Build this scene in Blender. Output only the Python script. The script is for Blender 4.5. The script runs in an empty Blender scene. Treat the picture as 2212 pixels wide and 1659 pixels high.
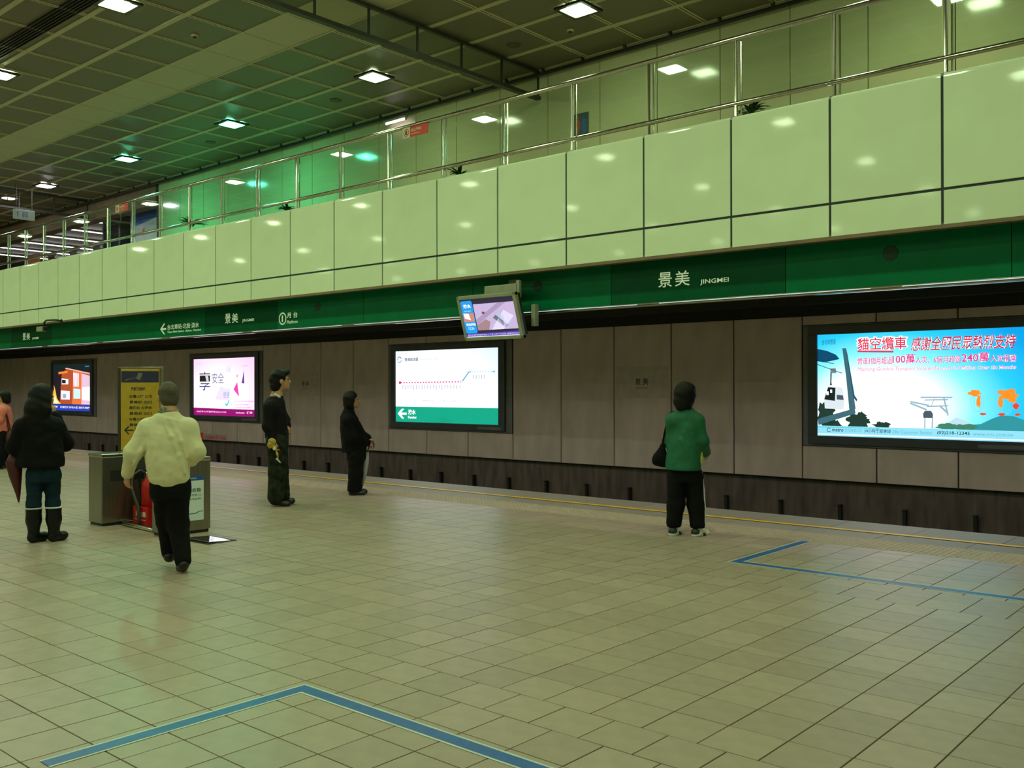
import bpy, bmesh, math, random
import numpy as np
from mathutils import Matrix, Vector
random.seed(7); rng = np.random.default_rng(7)
SC = bpy.context.scene
COL = SC.collection

# ------------------------------------------------------------------ camera, world, exposure
CH = 1.55
YAW, PIT, ROL, FPX = -0.7182, 0.0036, -0.0019, 2043.2
def cam_axes():
    cy, sy, cp, sp, cr, sr = math.cos(YAW), math.sin(YAW), math.cos(PIT), math.sin(PIT), math.cos(ROL), math.sin(ROL)
    f = Vector((sy*cp, cy*cp, sp)); rt = Vector((cy, -sy, 0)); up = rt.cross(f)
    return cr*rt + sr*up, -sr*rt + cr*up, f
RT, UP, FW = cam_axes()
cd = bpy.data.cameras.new('camera'); cam = bpy.data.objects.new('camera', cd); COL.objects.link(cam)
m = Matrix.Identity(4)
for i in range(3):
    m[i][0], m[i][1], m[i][2] = RT[i], UP[i], -FW[i]
m[2][3] = CH
cam.matrix_world = m
cd.sensor_width = 36.0; cd.lens = FPX/2212*36.0; cd.clip_start = 0.05; cd.clip_end = 200
SC.camera = cam
W = bpy.data.worlds.new('world'); SC.world = W; W.use_nodes = True
W.node_tree.nodes['Background'].inputs[0].default_value = (0.5, 0.6, 0.4, 1)
W.node_tree.nodes['Background'].inputs[1].default_value = 0.0
SC.view_settings.view_transform = 'Standard'; SC.view_settings.look = 'None'
SC.view_settings.exposure = 0.0; SC.view_settings.gamma = 1.0
SC.cycles.adaptive_threshold = 0.03; SC.cycles.max_bounces = 5; SC.cycles.diffuse_bounces = 3; SC.cycles.glossy_bounces = 3; SC.cycles.transparent_max_bounces = 10
LAMP = 98.0            # emission of a ceiling downlight
LCOL = (0.76, 1.0, 0.57)

# ------------------------------------------------------------------ materials
def nodes_of(name):
    M = bpy.data.materials.new(name); M.use_nodes = True
    nt = M.node_tree
    return M, nt, nt.nodes['Principled BSDF']
def mat(name, col, rough=0.5, metal=0.0, var=0.12, scale=6.0, bump=0.0, bscale=60.0, spec=0.5, stretch=None, coat=0.0, objvar=0.0, island=False):
    M, nt, P = nodes_of(name)
    tc = nt.nodes.new('ShaderNodeTexCoord')
    src = tc.outputs['Object']
    if stretch:
        mp = nt.nodes.new('ShaderNodeMapping'); mp.inputs['Scale'].default_value = stretch
        nt.links.new(src, mp.inputs[0]); src = mp.outputs[0]
    nz = nt.nodes.new('ShaderNodeTexNoise'); nz.inputs['Scale'].default_value = scale; nz.inputs['Detail'].default_value = 2
    nt.links.new(src, nz.inputs['Vector'])
    mr = nt.nodes.new('ShaderNodeMapRange')
    mr.inputs['From Min'].default_value = 0.3; mr.inputs['From Max'].default_value = 0.7
    mr.inputs['To Min'].default_value = 1-var; mr.inputs['To Max'].default_value = 1+var
    nt.links.new(nz.outputs['Fac'], mr.inputs['Value'])
    fac = mr.outputs[0]
    if objvar:
        if island:
            g = nt.nodes.new('ShaderNodeNewGeometry'); r = g.outputs['Random Per Island']
        else:
            g = nt.nodes.new('ShaderNodeObjectInfo'); r = g.outputs['Random']
        m2 = nt.nodes.new('ShaderNodeMapRange'); m2.inputs['To Min'].default_value = 1-objvar; m2.inputs['To Max'].default_value = 1+objvar
        nt.links.new(r, m2.inputs['Value'])
        mm = nt.nodes.new('ShaderNodeMath'); mm.operation = 'MULTIPLY'
        nt.links.new(fac, mm.inputs[0]); nt.links.new(m2.outputs[0], mm.inputs[1]); fac = mm.outputs[0]
    mx = nt.nodes.new('ShaderNodeVectorMath'); mx.operation = 'SCALE'; mx.inputs[0].default_value = col
    nt.links.new(fac, mx.inputs['Scale']); nt.links.new(mx.outputs[0], P.inputs['Base Color'])
    P.inputs['Roughness'].default_value = rough; P.inputs['Metallic'].default_value = metal
    P.inputs['Specular IOR Level'].default_value = spec
    if coat: P.inputs['Coat Weight'].default_value = coat; P.inputs['Coat Roughness'].default_value = 0.15
    if bump:
        b2 = nt.nodes.new('ShaderNodeTexNoise'); b2.inputs['Scale'].default_value = bscale; b2.inputs['Detail'].default_value = 1
        nt.links.new(src, b2.inputs['Vector'])
        bp = nt.nodes.new('ShaderNodeBump'); bp.inputs['Strength'].default_value = bump; bp.inputs['Distance'].default_value = 0.01
        nt.links.new(b2.outputs['Fac'], bp.inputs['Height']); nt.links.new(bp.outputs[0], P.inputs['Normal'])
    return M
def emit(name, col, s=1.0):
    M, nt, P = nodes_of(name)
    P.inputs['Base Color'].default_value = (0.02, 0.02, 0.02, 1)
    P.inputs['Emission Color'].default_value = (*col, 1); P.inputs['Emission Strength'].default_value = s
    P.inputs['Roughness'].default_value = 0.4
    return M
def emit_grad(name, stops, s, kind='SPHERICAL', loc=(0, 0, 0), scl=(1, 1, 1)):
    M, nt, P = nodes_of(name)
    tc = nt.nodes.new('ShaderNodeTexCoord'); mp = nt.nodes.new('ShaderNodeMapping')
    mp.inputs['Location'].default_value = loc; mp.inputs['Scale'].default_value = scl
    gr = nt.nodes.new('ShaderNodeTexGradient'); gr.gradient_type = kind
    cr = nt.nodes.new('ShaderNodeValToRGB')
    el = cr.color_ramp.elements
    while len(el) < len(stops): el.new(0.5)
    for e, (p, c) in zip(el, stops): e.position = p; e.color = (*c, 1)
    nt.links.new(tc.outputs['Object'], mp.inputs[0]); nt.links.new(mp.outputs[0], gr.inputs[0])
    nt.links.new(gr.outputs['Fac'], cr.inputs[0]); nt.links.new(cr.outputs[0], P.inputs['Emission Color'])
    P.inputs['Emission Strength'].default_value = s; P.inputs['Base Color'].default_value = (0.02, 0.02, 0.02, 1)
    return M
def glass_mat(name, tint=(0.93, 0.97, 0.94), refl=1.0):
    M = bpy.data.materials.new(name); M.use_nodes = True; nt = M.node_tree
    for n in list(nt.nodes): nt.nodes.remove(n)
    out = nt.nodes.new('ShaderNodeOutputMaterial'); tr = nt.nodes.new('ShaderNodeBsdfTransparent'); gl = nt.nodes.new('ShaderNodeBsdfGlossy')
    tr.inputs[0].default_value = (*tint, 1); gl.inputs['Roughness'].default_value = 0.02
    lw = nt.nodes.new('ShaderNodeLayerWeight'); lw.inputs['Blend'].default_value = 0.5
    p5 = nt.nodes.new('ShaderNodeMath'); p5.operation = 'POWER'; p5.inputs[1].default_value = 5.0
    nt.links.new(lw.outputs['Facing'], p5.inputs[0])
    ml = nt.nodes.new('ShaderNodeMath'); ml.operation = 'MULTIPLY_ADD'; ml.inputs[1].default_value = 0.9*refl; ml.inputs[2].default_value = 0.04*refl
    mx = nt.nodes.new('ShaderNodeMixShader')
    nt.links.new(p5.outputs[0], ml.inputs[0]); nt.links.new(ml.outputs[0], mx.inputs[0])
    nt.links.new(tr.outputs[0], mx.inputs[1]); nt.links.new(gl.outputs[0], mx.inputs[2]); nt.links.new(mx.outputs[0], out.inputs[0])
    return M

TILE = (0.44, 0.338, 0.268)
M = dict(
    tile=mat('floor_tile_stone', TILE, 0.34, var=0.08, scale=9, objvar=0.075, bump=0.04, bscale=90, spec=0.45),
    tile_far=mat('floor_tile_stone_far', TILE, 0.34, var=0.08, scale=9, objvar=0.075, island=True, bump=0.04, bscale=90, spec=0.45),
    grout=mat('floor_grout', (0.06, 0.05, 0.035), 0.9, var=0.2),
    granite=mat('edge_granite', (0.30, 0.27, 0.235), 0.5, var=0.15, scale=40, objvar=0.06),
    tactile=mat('tactile_paving', (0.47, 0.37, 0.28), 0.5, var=0.1, scale=20),
    yellow=mat('safety_yellow', (0.92, 0.52, 0.03), 0.4, var=0.08),
    blue_tape=mat('blue_tape', (0.03, 0.13, 0.42), 0.35, var=0.12, scale=20),
    white_tape=mat('white_tape', (0.6, 0.66, 0.6), 0.4, var=0.1),
    cream=mat('cream_enamel', (0.82, 0.93, 0.66), 0.055, var=0.03, scale=2, bump=0.006, bscale=14, spec=0.10, objvar=0.02),
    cream_in=mat('joint_dark', (0.035, 0.05, 0.06), 0.7),
    soffit=mat('brown_soffit', (0.23, 0.16, 0.09), 0.6),
    fascia=mat('green_fascia', (0.0, 0.17, 0.06), 0.3, var=0.08, scale=3, spec=0.15),
    fascia_dark=mat('dark_green_sign', (0.0, 0.10, 0.036), 0.28, var=0.08, scale=3, spec=0.15),
    fascia_joint=mat('fascia_joint', (0.35, 0.36, 0.10), 0.5),
    steel=mat('polished_steel', (0.58, 0.56, 0.48), 0.18, metal=1.0, var=0.06, scale=30, stretch=(1, 1, 12)),
    brushed=mat('brushed_steel', (0.30, 0.275, 0.225), 0.30, metal=0.9, var=0.10, scale=50, stretch=(1, 1, 0.05)),
    mirror=mat('polished_plate', (0.8, 0.8, 0.8), 0.06, metal=1.0, var=0.03),
    wall=mat('track_wall_enamel', (0.55, 0.452, 0.415), 0.30, var=0.12, scale=2.5, bump=0.03, bscale=8, objvar=0.05, stretch=(1.4, 1, 0.5)),
    wall_dark=mat('track_base_concrete', (0.12, 0.092, 0.08), 0.85, var=0.35, scale=5, stretch=(1.5, 1, 0.3)),
    black=mat('black_paint', (0.012, 0.010, 0.009), 0.75, var=0.2),
    frame=mat('screen_frame', (0.06, 0.068, 0.085), 0.35, var=0.1),
    frame2=mat('screen_frame_edge', (0.17, 0.18, 0.19), 0.4, var=0.1),
    upwall=mat('upper_wall_enamel', (0.50, 0.50, 0.30), 0.10, var=0.03, scale=2, bump=0.015, bscale=10, spec=0.25),
    ceil=mat('ceiling_panel', (0.165, 0.14, 0.088), 0.42, var=0.10, scale=160, objvar=0.05, spec=0.35),
    ceil_far=mat('ceiling_panel_far', (0.165, 0.14, 0.088), 0.42, var=0.10, scale=160, objvar=0.05, island=True, spec=0.35),
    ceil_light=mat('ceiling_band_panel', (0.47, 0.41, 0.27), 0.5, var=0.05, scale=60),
    ceil_bar=mat('ceiling_bar', (0.50, 0.45, 0.28), 0.45, var=0.05),
    dark_metal=mat('dark_metal', (0.05, 0.05, 0.035), 0.45, metal=0.5),
    black_metal=mat('black_metal', (0.012, 0.012, 0.01), 0.5),
    glass=glass_mat('railing_glass'),
    glass2=glass_mat('smoke_glass', (0.88, 0.9, 0.85), 0.5),
    mezz=mat('mezzanine_floor', (0.32, 0.28, 0.2), 0.4),
    conc=mat('concourse_wall', (0.42, 0.33, 0.28), 0.4),
    letter=mat('sign_lettering', (0.90, 0.98, 0.72), 0.4, var=0.03),
    grey_plastic=mat('grey_plastic', (0.36, 0.38, 0.26), 0.4),
    white_paper=mat('white_paper', (0.75, 0.85, 0.85), 0.5, var=0.02),
    navy=mat('navy_print', (0.02, 0.09, 0.30), 0.5),
    ink=mat('black_ink', (0.03, 0.03, 0.035), 0.6),
    red=mat('red_paint', (0.60, 0.015, 0.012), 0.35),
    redsign=mat('red_sign', (0.80, 0.05, 0.02), 0.4),
    signwhite=mat('sign_white', (0.75, 0.78, 0.55), 0.5),
    yellowboard=mat('yellow_board', (0.52, 0.33, 0.015), 0.5, var=0.08),
    skin=mat('skin', (0.52, 0.27, 0.14), 0.5, var=0.08, scale=30),
    hair=mat('black_hair', (0.006, 0.005, 0.0045), 0.5, spec=0.2, var=0.4, scale=120, stretch=(1, 1, 0.15), bump=0.4, bscale=150),
    hair_grey=mat('grey_short_hair', (0.075, 0.06, 0.035), 0.6, var=0.4, scale=90, bump=0.4, bscale=200),
    green_cloth=mat('green_jacket', (0.006, 0.125, 0.055), 0.7, var=0.15, scale=9, bump=0.2, bscale=200),
    cream_cloth=mat('cream_jacket', (0.78, 0.72, 0.44), 0.75, var=0.06, scale=8, bump=0.2, bscale=200),
    black_cloth=mat('black_cloth', (0.005, 0.005, 0.006), 0.8, spec=0.15, var=0.2, bump=0.2, bscale=200),
    dark_cloth=mat('dark_sweater', (0.010, 0.008, 0.009), 0.8, spec=0.15, var=0.2, bump=0.2, bscale=250),
    jeans=mat('dark_jeans', (0.008, 0.024, 0.038), 0.8, spec=0.15, var=0.25, scale=14),
    camo=mat('dark_green_trousers', (0.020, 0.024, 0.014), 0.85, spec=0.15, var=0.6, scale=14),
    rubber=mat('rubber_boot', (0.006, 0.007, 0.009), 0.35, spec=0.3, var=0.1),
    shoe=mat('black_shoe', (0.010, 0.009, 0.009), 0.4),
    sneaker=mat('pale_sneaker', (0.70, 0.78, 0.48), 0.6),
    pink_cloth=mat('pink_jacket', (0.85, 0.20, 0.16), 0.75, var=0.1, scale=10),
    maroon=mat('maroon_umbrella', (0.075, 0.006, 0.012), 0.5, var=0.2),
    yellow_bag=mat('yellow_cloth', (0.55, 0.36, 0.07), 0.7),
    lime=mat('lime_patch', (0.62, 0.66, 0.10), 0.6),
    white_cloth=mat('white_collar', (0.62, 0.68, 0.66), 0.7),
    check=mat('check_scarf', (0.16, 0.18, 0.12), 0.8, var=0.8, scale=70),
    leaf=mat('plant_leaf', (0.03, 0.10, 0.03), 0.5, var=0.3, scale=12),
    pot=mat('clay_pot', (0.20, 0.10, 0.06), 0.7),
    lightblue=mat('light_blue_cloth', (0.25, 0.5, 0.6), 0.7),
)

# ------------------------------------------------------------------ mesh helpers
class MB:
    def __init__(s): s.v, s.f = [], []
    def add(s, v, f):
        n = len(s.v); s.v += [tuple(p) for p in v]; s.f += [tuple(i+n for i in q) for q in f]; return s
    def box(s, x0, x1, y0, y1, z0, z1, skip=''):
        v = [(x, y, z) for z in (z0, z1) for y in (y0, y1) for x in (x0, x1)]
        F = {'b': (0, 2, 3, 1), 't': (4, 5, 7, 6), 'f': (0, 1, 5, 4), 'k': (2, 6, 7, 3), 'l': (0, 4, 6, 2), 'r': (1, 3, 7, 5)}
        return s.add(v, [q for k, q in F.items() if k not in skip])
    def cbox(s, x0, x1, y0, y1, z0, z1, c=0.01):
        b = bmesh.new(); bmesh.ops.create_cube(b, size=1)
        for p in b.verts: p.co = Vector(((x0+x1)/2+p.co.x*(x1-x0), (y0+y1)/2+p.co.y*(y1-y0), (z0+z1)/2+p.co.z*(z1-z0)))
        bmesh.ops.bevel(b, geom=b.edges[:], offset=c, segments=2, affect='EDGES', profile=0.6)
        b.verts.index_update()
        s.add([p.co[:] for p in b.verts], [[q.index for q in f.verts] for f in b.faces]); b.free(); return s
    def tube(s, pts, r, n=10, caps=True):
        P = [Vector(p) for p in pts]; R = r if isinstance(r, (list, tuple)) else [r]*len(P)
        rings = []; u = None
        for i, p in enumerate(P):
            t = (P[min(i+1, len(P)-1)]-P[max(i-1, 0)]).normalized()
            if u is None:
                u = t.cross(Vector((0, 0, 1)))
                if u.length < 1e-3: u = t.cross(Vector((1, 0, 0)))
            u = (u-t*u.dot(t)).normalized(); w = t.cross(u)
            rings.append([p+R[i]*(math.cos(a)*u+math.sin(a)*w) for a in [2*math.pi*k/n for k in range(n)]])
        v = [q for rg in rings for q in rg]; f = []
        for i in range(len(P)-1):
            for k in range(n):
                a, b2 = i*n+k, i*n+(k+1) % n
                f.append((a, b2, b2+n, a+n))
        if caps: f.append(tuple(range(n-1, -1, -1))); f.append(tuple((len(P)-1)*n+k for k in range(n)))
        return s.add(v, f)
    def lathe(s, prof, c=(0, 0, 0), n=20, axis='z'):
        v = []; f = []
        for r, z in prof:
            for k in range(n):
                a = 2*math.pi*k/n; x, y = r*math.cos(a), r*math.sin(a)
                v.append((c[0]+x, c[1]+y, c[2]+z) if axis == 'z' else (c[0]+x, c[1]-z, c[2]+y))
        for i in range(len(prof)-1):
            for k in range(n):
                a, b2 = i*n+k, i*n+(k+1) % n
                f.append((a, b2, b2+n, a+n))
        f.append(tuple(range(n-1, -1, -1))); f.append(tuple((len(prof)-1)*n+k for k in range(n)))
        return s.add(v, f)
    def mesh(s, name, material, smooth=False):
        me = bpy.data.meshes.new(name); me.from_pydata(s.v, [], s.f); me.update()
        if material: me.materials.append(material)
        if smooth:
            me.polygons.foreach_set('use_smooth', [True]*len(me.polygons))
        return me
    def obj(s, name, material, parent=None, smooth=False):
        return link(name, s.mesh(name, material, smooth), parent)
def link(name, me, parent=None, loc=None):
    o = bpy.data.objects.new(name, me); COL.objects.link(o)
    if parent: o.parent = parent
    if loc: o.location = loc
    return o
def tag(o, label=None, cat=None, group=None, kind=None):
    if label: o['label'] = label
    if cat: o['category'] = cat
    if group: o['group'] = group
    if kind: o['kind'] = kind
    return o
def thing(name, label, cat, loc=(0, 0, 0), rz=0.0, group=None):
    o = bpy.data.objects.new(name, None); COL.objects.link(o); o.location = loc; o.rotation_euler = (0, 0, rz)
    o.empty_display_size = 0.1
    return tag(o, label, cat, group)
def struct(name, label=None):
    o = bpy.data.objects.new(name, None); COL.objects.link(o); o['kind'] = 'structure'; o.empty_display_size = 0.1
    if label: o['label'] = label
    return o
def autosmooth(o, ang=40):
    me = o.data; b = bmesh.new(); b.from_mesh(me)
    for e in b.edges: e.smooth = e.calc_face_angle(0) < math.radians(ang)
    for f in b.faces: f.smooth = True
    b.to_mesh(me); b.free(); return o

# text: built-in font, flat mesh fitted into a rectangle of the X-Z plane (facing -Y)
_tc = {}
def text_mesh(body, bold=0.0, shear=0.0):
    k = (body, bold, shear)
    if k in _tc: return _tc[k]
    c = bpy.data.curves.new('txt', 'FONT'); c.body = body; c.offset = bold; c.shear = shear; c.resolution_u = 2
    o = bpy.data.objects.new('txt', c); COL.objects.link(o)
    dg = bpy.context.evaluated_depsgraph_get(); e = o.evaluated_get(dg); me = e.to_mesh()
    n = len(me.vertices); a = np.empty(n*3); me.vertices.foreach_get('co', a); a = a.reshape(-1, 3)
    F = [tuple(p.vertices) for p in me.polygons]; e.to_mesh_clear()
    bpy.data.objects.remove(o); bpy.data.curves.remove(c)
    lo, hi = a.min(0), a.max(0)
    a = (a-lo)/np.maximum(hi-lo, 1e-6)
    _tc[k] = (a, F); return _tc[k]
def text(name, body, rect, y, material, parent, bold=0.0, shear=0.0, xf=None):
    a, F = text_mesh(body, bold, shear); x0, x1, z0, z1 = rect
    v = [(x0+(x1-x0)*p[0], y, z0+(z1-z0)*p[1]) for p in a]
    if xf: v = [xf(p) for p in v]
    return MB().add(v, F).obj(name, material, parent)
def poly(name, pts, y, material, parent, xf=None):
    b = bmesh.new(); vs = [b.verts.new((p[0], y, p[1])) for p in pts]
    f = b.faces.new(vs); b.normal_update()
    if f.normal.y > 0: bmesh.ops.reverse_faces(b, faces=[f])
    bmesh.ops.triangulate(b, faces=b.faces[:])
    if xf:
        for q in b.verts: q.co = Vector(xf(q.co))
    me = bpy.data.meshes.new(name); b.to_mesh(me); b.free(); me.materials.append(material)
    return link(name, me, parent)
def circ(cx, cz, rx, rz, n=24, a0=0, a1=2*math.pi):
    return [(cx+rx*math.cos(a0+(a1-a0)*k/n), cz+rz*math.sin(a0+(a1-a0)*k/n)) for k in range(n if a1-a0 > 6.28 else n+1)]
def blob(cx, cz, rx, rz, n=26, j=0.22, flat=None):
    r = random.Random(int((cx+cz)*9973) & 0xffff)
    p = [(cx+rx*(1+j*(r.random()-.5)*2)*math.cos(2*math.pi*k/n), cz+rz*(1+j*(r.random()-.5)*2)*math.sin(2*math.pi*k/n)) for k in range(n)]
    if flat is not None: p = [(x, max(z, flat)) for x, z in p]
    return p

# ------------------------------------------------------------------ main dimensions
YE = 10.80            # platform edge
YP = 9.93             # parapet face
YF = 10.27            # green fascia
YW = 14.11            # track wall panels
YB = 12.47            # upper rear wall
ZC = 6.93             # ceiling
ZM = 4.60             # mezzanine floor
SEAM = [-2.97, -4.121, -5.298, -6.499, -7.718, -8.943, -10.17, -11.4, -12.617, -13.838, -15.043, -16.233, -17.417, -18.582, -19.75, -20.894, -22.027, -23.157, -24.27, -25.368, -26.463]
SEAM = [SEAM[0]+1.17*k for k in (4, 3, 2, 1)] + SEAM + [SEAM[-1]-1.1*k for k in range(1, 13)]
WN = {-14: -33.42, -11: -30.06, -7: -24.41, -5: -22.03, -3: -19.65, -2: -18.44, -1: -17.23, 0: -16.0, 1: -14.77, 2: -13.54, 3: -12.31, 4: -11.1, 5: -9.88, 6: -8.68, 7: -7.49, 8: -6.31, 9: -5.16, 10: -4.02}
def wseam(n):
    if n > 10: return -4.02+1.15*(n-10)
    if n < -14: return -33.42+1.12*(n+14)
    ks = sorted(WN); return float(np.interp(n, ks, [WN[k] for k in ks]))

# ------------------------------------------------------------------ floor
floor = struct('floor')
MB().box(-46, 8, -13, YE, -1.25, -0.006).obj('platform_slab', M['grout'], floor)
P0 = 0.288; G = 0.0065
rows = []                       # (y0, y1, shift)
y = -2.13
while y < 9.06:
    h = P0; sh = 0.0
    if abs(y-5.13) < 0.15: rows.append((y, y+0.115, 0.0)); y += 0.115
    if 3.06 <= y < 3.6 or 6.85 <= y < 7.4: sh = P0/2
    y1 = min(y+h, 9.09)
    rows.append((y, y1, sh)); y = y1
def in_view(x, y):
    d = Vector((x, y, -CH)); z = d.dot(FW)
    if z < 0.5: return None
    u, v = d.dot(RT)/z, d.dot(UP)/z
    return z if abs(u) < 0.56 and v > -0.425 else None
near = []; far = MB()
cells = []
for (a, b, sh) in rows:
    k0 = int((-40+1.82)/P0)
    for k in range(k0, int((4+1.82)/P0)):
        x0 = -1.82+k*P0+sh; cx, cy = x0+P0/2, (a+b)/2
        if a < 1.0 and x0 < -12: continue
        d = in_view(cx, cy); cells.append((d if d else 1e3, x0, x0+P0, a, b))
cells.sort()
tm = {}
for i, (d, x0, x1, a, b) in enumerate(cells):
    if i < 300:
        key = round(b-a, 3)
        if key not in tm:
            w, hh = P0/2-G/2, (b-a)/2-G/2; c = 0.0015
            q = MB()
            q.add([(-w, -hh, -.006), (w, -hh, -.006), (w, hh, -.006), (-w, hh, -.006), (-w, -hh, -c), (w, -hh, -c), (w, hh, -c), (-w, hh, -c),
                   (-w+c, -hh+c, 0), (w-c, -hh+c, 0), (w-c, hh-c, 0), (-w+c, hh-c, 0)],
                  [(0, 1, 5, 4), (1, 2, 6, 5), (2, 3, 7, 6), (3, 0, 4, 7), (4, 5, 9, 8), (5, 6, 10, 9), (6, 7, 11, 10), (7, 4, 8, 11), (8, 9, 10, 11)])
            tm[key] = q.mesh('tile', M['tile'])
        o = link('tile', tm[key], floor, ((x0+x1)/2, (a+b)/2, random.uniform(-0.0006, 0.0004)))
    else:
        far.box(x0+G/2, x1-G/2, a+G/2, b-G/2, -.006, random.uniform(-0.0006, 0.0004), skip='b')
tag(far.obj('tile_field', M['tile_far'], floor), kind='stuff')
# plain paving behind the camera and towards the far end
MB().box(-46, 8, -13, -2.15, -.006, 0, 'b').box(-46, -40.05, -2.1, 9.08, -.006, 0, 'b').obj('paving_beyond', M['tile_far'], floor)
# platform edge: inner strip, tactile row, edge slabs, yellow line
sl = MB().box(-.447, .447, 0, 1, 0, 1).mesh('edge_slab', M['granite'])
for k in range(52):
    x = -2.51+.45-.87*k+3*.87
    o = link('edge_slab', sl, floor, (x, 10.20, -.006)); o.scale = (.965, .60, .007)
    o = link('inner_slab', sl, floor, (x-.2, 9.66, -.006)); o.scale = (.965, .385, .0065)
MB().box(-46, 4, 10.08, 10.172, 0.0006, 0.0026).obj('safety_line', M['yellow'], floor)
tq = MB().box(-.142, .142, -.142, .142, -.006, .0, 'b')
for i in range(5):
    for j in range(5):
        tq.lathe([(.019, 0), (.016, .004), (.010, .0055)], ((i-2)*.056, (j-2)*.056, 0), n=8)
tmesh = tq.mesh('tactile_tile', M['tactile'])
for k in range(64):
    for j in range(2):
        link('tactile_tile', tmesh, floor, (-.2-k*P0, 9.235+j*.29, 0))
tf = MB()
for k in range(64, 140):
    for j in range(2):
        tf.box(-.2-k*P0-.142, -.2-k*P0+.142, 9.093+j*.29, 9.377+j*.29, -.006, .0, 'b')
        for i in range(5): tf.box(-.2-k*P0-.13+i*.056, -.2-k*P0-.10+i*.056, 9.1+j*.29, 9.36+j*.29, 0, .005, 'b')
tag(tf.obj('tactile_field', M['tactile'], floor), kind='stuff')

def marking(label, cx, cy, y_end, x_end, w):
    t = thing('floor_marking', label, 'floor marking', (cx, cy, 0), group='blue queue lines on the floor')
    s = 1 if y_end > cy else -1; L = abs(y_end-cy)
    def ell(o, z0, z1):
        b = MB()
        b.box(-o, x_end-cx, -s*o if s > 0 else -w-o if False else min(-s*o, s*(w+o)), max(-s*o, s*(w+o)), z0, z1)
        b.box(-o, w+o, min(s*(w+o), s*L), max(s*(w+o), s*L), z0, z1)
        return b
    ell(0.014, 0.0012, 0.0020).obj('white_border', M['white_tape'], t)
    ell(0.0, 0.0012, 0.0027).obj('blue_tape', M['blue_tape'], t)
marking('blue taped corner line on the floor in the foreground at bottom left', -4.06, 3.0, 1.67, 2.5, 0.075)
marking('blue taped corner line on the floor by the yellow platform edge line', -4.07, 7.58, 9.08, 2.5, 0.085)

# ------------------------------------------------------------------ track trench and track wall
trk = struct('trackway')
MB().box(-46, 8, YE, 14.6, -1.35, -1.25).obj('track_bed', M['black'], trk)
MB().box(-46, 8, YE-.12, YE+.005, -.10, -.0005).obj('edge_nosing', M['granite'], trk)
for yy in (11.6, 13.03):
    MB().box(-46, 8, yy-.035, yy+.035, -1.20, -1.16).box(-46, 8, yy-.01, yy+.01, -1.25, -1.2).obj('rail', M['dark_metal'], trk)
wf = struct('wall_front')
MB().box(-46, 8, 14.22, 14.5, -1.3, 3.6).obj('wall_core', M['wall_dark'], wf)
MB().box(-46, 8, 14.135, 14.22, 0.13, 2.66).obj('joint_backing', M['black'], wf)
MB().box(-46, 8, 14.05, 14.22, 2.66, 3.6).obj('upper_band', M['black'], wf)
MB().box(-46, 8, 10.45, 14.3, 3.45, 3.6).obj('trackway_soffit', M['black'], wf)
MB().box(-46, 8, 13.75, 14.05, 2.80, 2.95).obj('cable_tray', M['black_metal'], wf)
SCR = {8: (-6.05, -3.17), 0: (-15.73, -12.66), -7: (-24.15, -21.16), -14: (-33.23, -30.44)}
def pan(x0, x1, z0, z1):
    q = MB(); c = .006; w, h = (x1-x0)/2-.009, (z1-z0)/2-.006
    q.add([(-w, .03, -h), (w, .03, -h), (w, .03, h), (-w, .03, h), (-w, c, -h), (w, c, -h), (w, c, h), (-w, c, h), (-w+c, 0, -h+c), (w-c, 0, -h+c), (w-c, 0, h-c), (-w+c, 0, h-c)],
          [(0, 1, 5, 4), (1, 2, 6, 5), (2, 3, 7, 6), (3, 0, 4, 7), (4, 5, 9, 8), (5, 6, 10, 9), (6, 7, 11, 10), (7, 4, 8, 11), (8, 9, 10, 11)])
    return q.mesh('panel', M['wall'])
for n in range(-24, 13):
    a, b = wseam(n), wseam(n+1); s = None
    for k in SCR:
        if k <= n < k+3: s = k
    parts = [(0.115, 2.655)] if s is None else [(0.115, 0.635), (2.505, 2.655)]
    for z0, z1 in parts:
        link('panel', pan(a, b, z0, z1), wf, ((a+b)/2, YW, (z0+z1)/2))
# cable brackets standing at the foot of the track wall
for k in range(30):
    x = -2.85-.962*k
    b = thing('cable_bracket', 'small dark upright bracket at the foot of the track wall', 'bracket', (x, 14.1, -1.25), group='brackets along the foot of the track wall')
    MB().cbox(-.026, .026, .04, .10, 0, 1.0, .006).obj('post', M['black_metal'], b)
    MB().cbox(-.026, .026, .01, .10, .985, 1.005, .004).obj('arm', M['black_metal'], b)

# small name plates printed on the wall
for xc, lab in ((-9.28, 'faint grey station name plate on the track wall left of the green jacket'), (-19.05, 'faint grey station name plate on the track wall between the two standing people')):
    t = thing('wall_name_plate', lab, 'sign', (xc, YW-.004, 1.36), group='name plates on the track wall')
    MB().box(-.54, .54, 0, .004, 0, .56).obj('plate', mat('plate_print', (0.49, 0.42, 0.36), .35), t)
    text('lettering', '景 美', (-.14, .14, .23, .35), -.001, M['ink'], t, .01)
    text('lettering', 'JINGMEI', (-.12, .12, .15, .19), -.001, M['ink'], t)
t = thing('wall_sticker', 'narrow red and white printed strip at the bottom of the track wall', 'sticker', (-23.2, YW-.004, .12))
MB().box(-.66, .70, 0, .003, 0, .17).obj('strip', mat('sticker_pale', (.42, .32, .32), .5), t)
poly('emblem', [(-.66, .0), (-.49, .0), (-.49, .19), (-.66, .19)], -.001, M['redsign'], t)
text('lettering', '月台邊緣 請勿倚靠', (-.44, .62, .03, .12), -.001, M['redsign'], t, .01)

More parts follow.
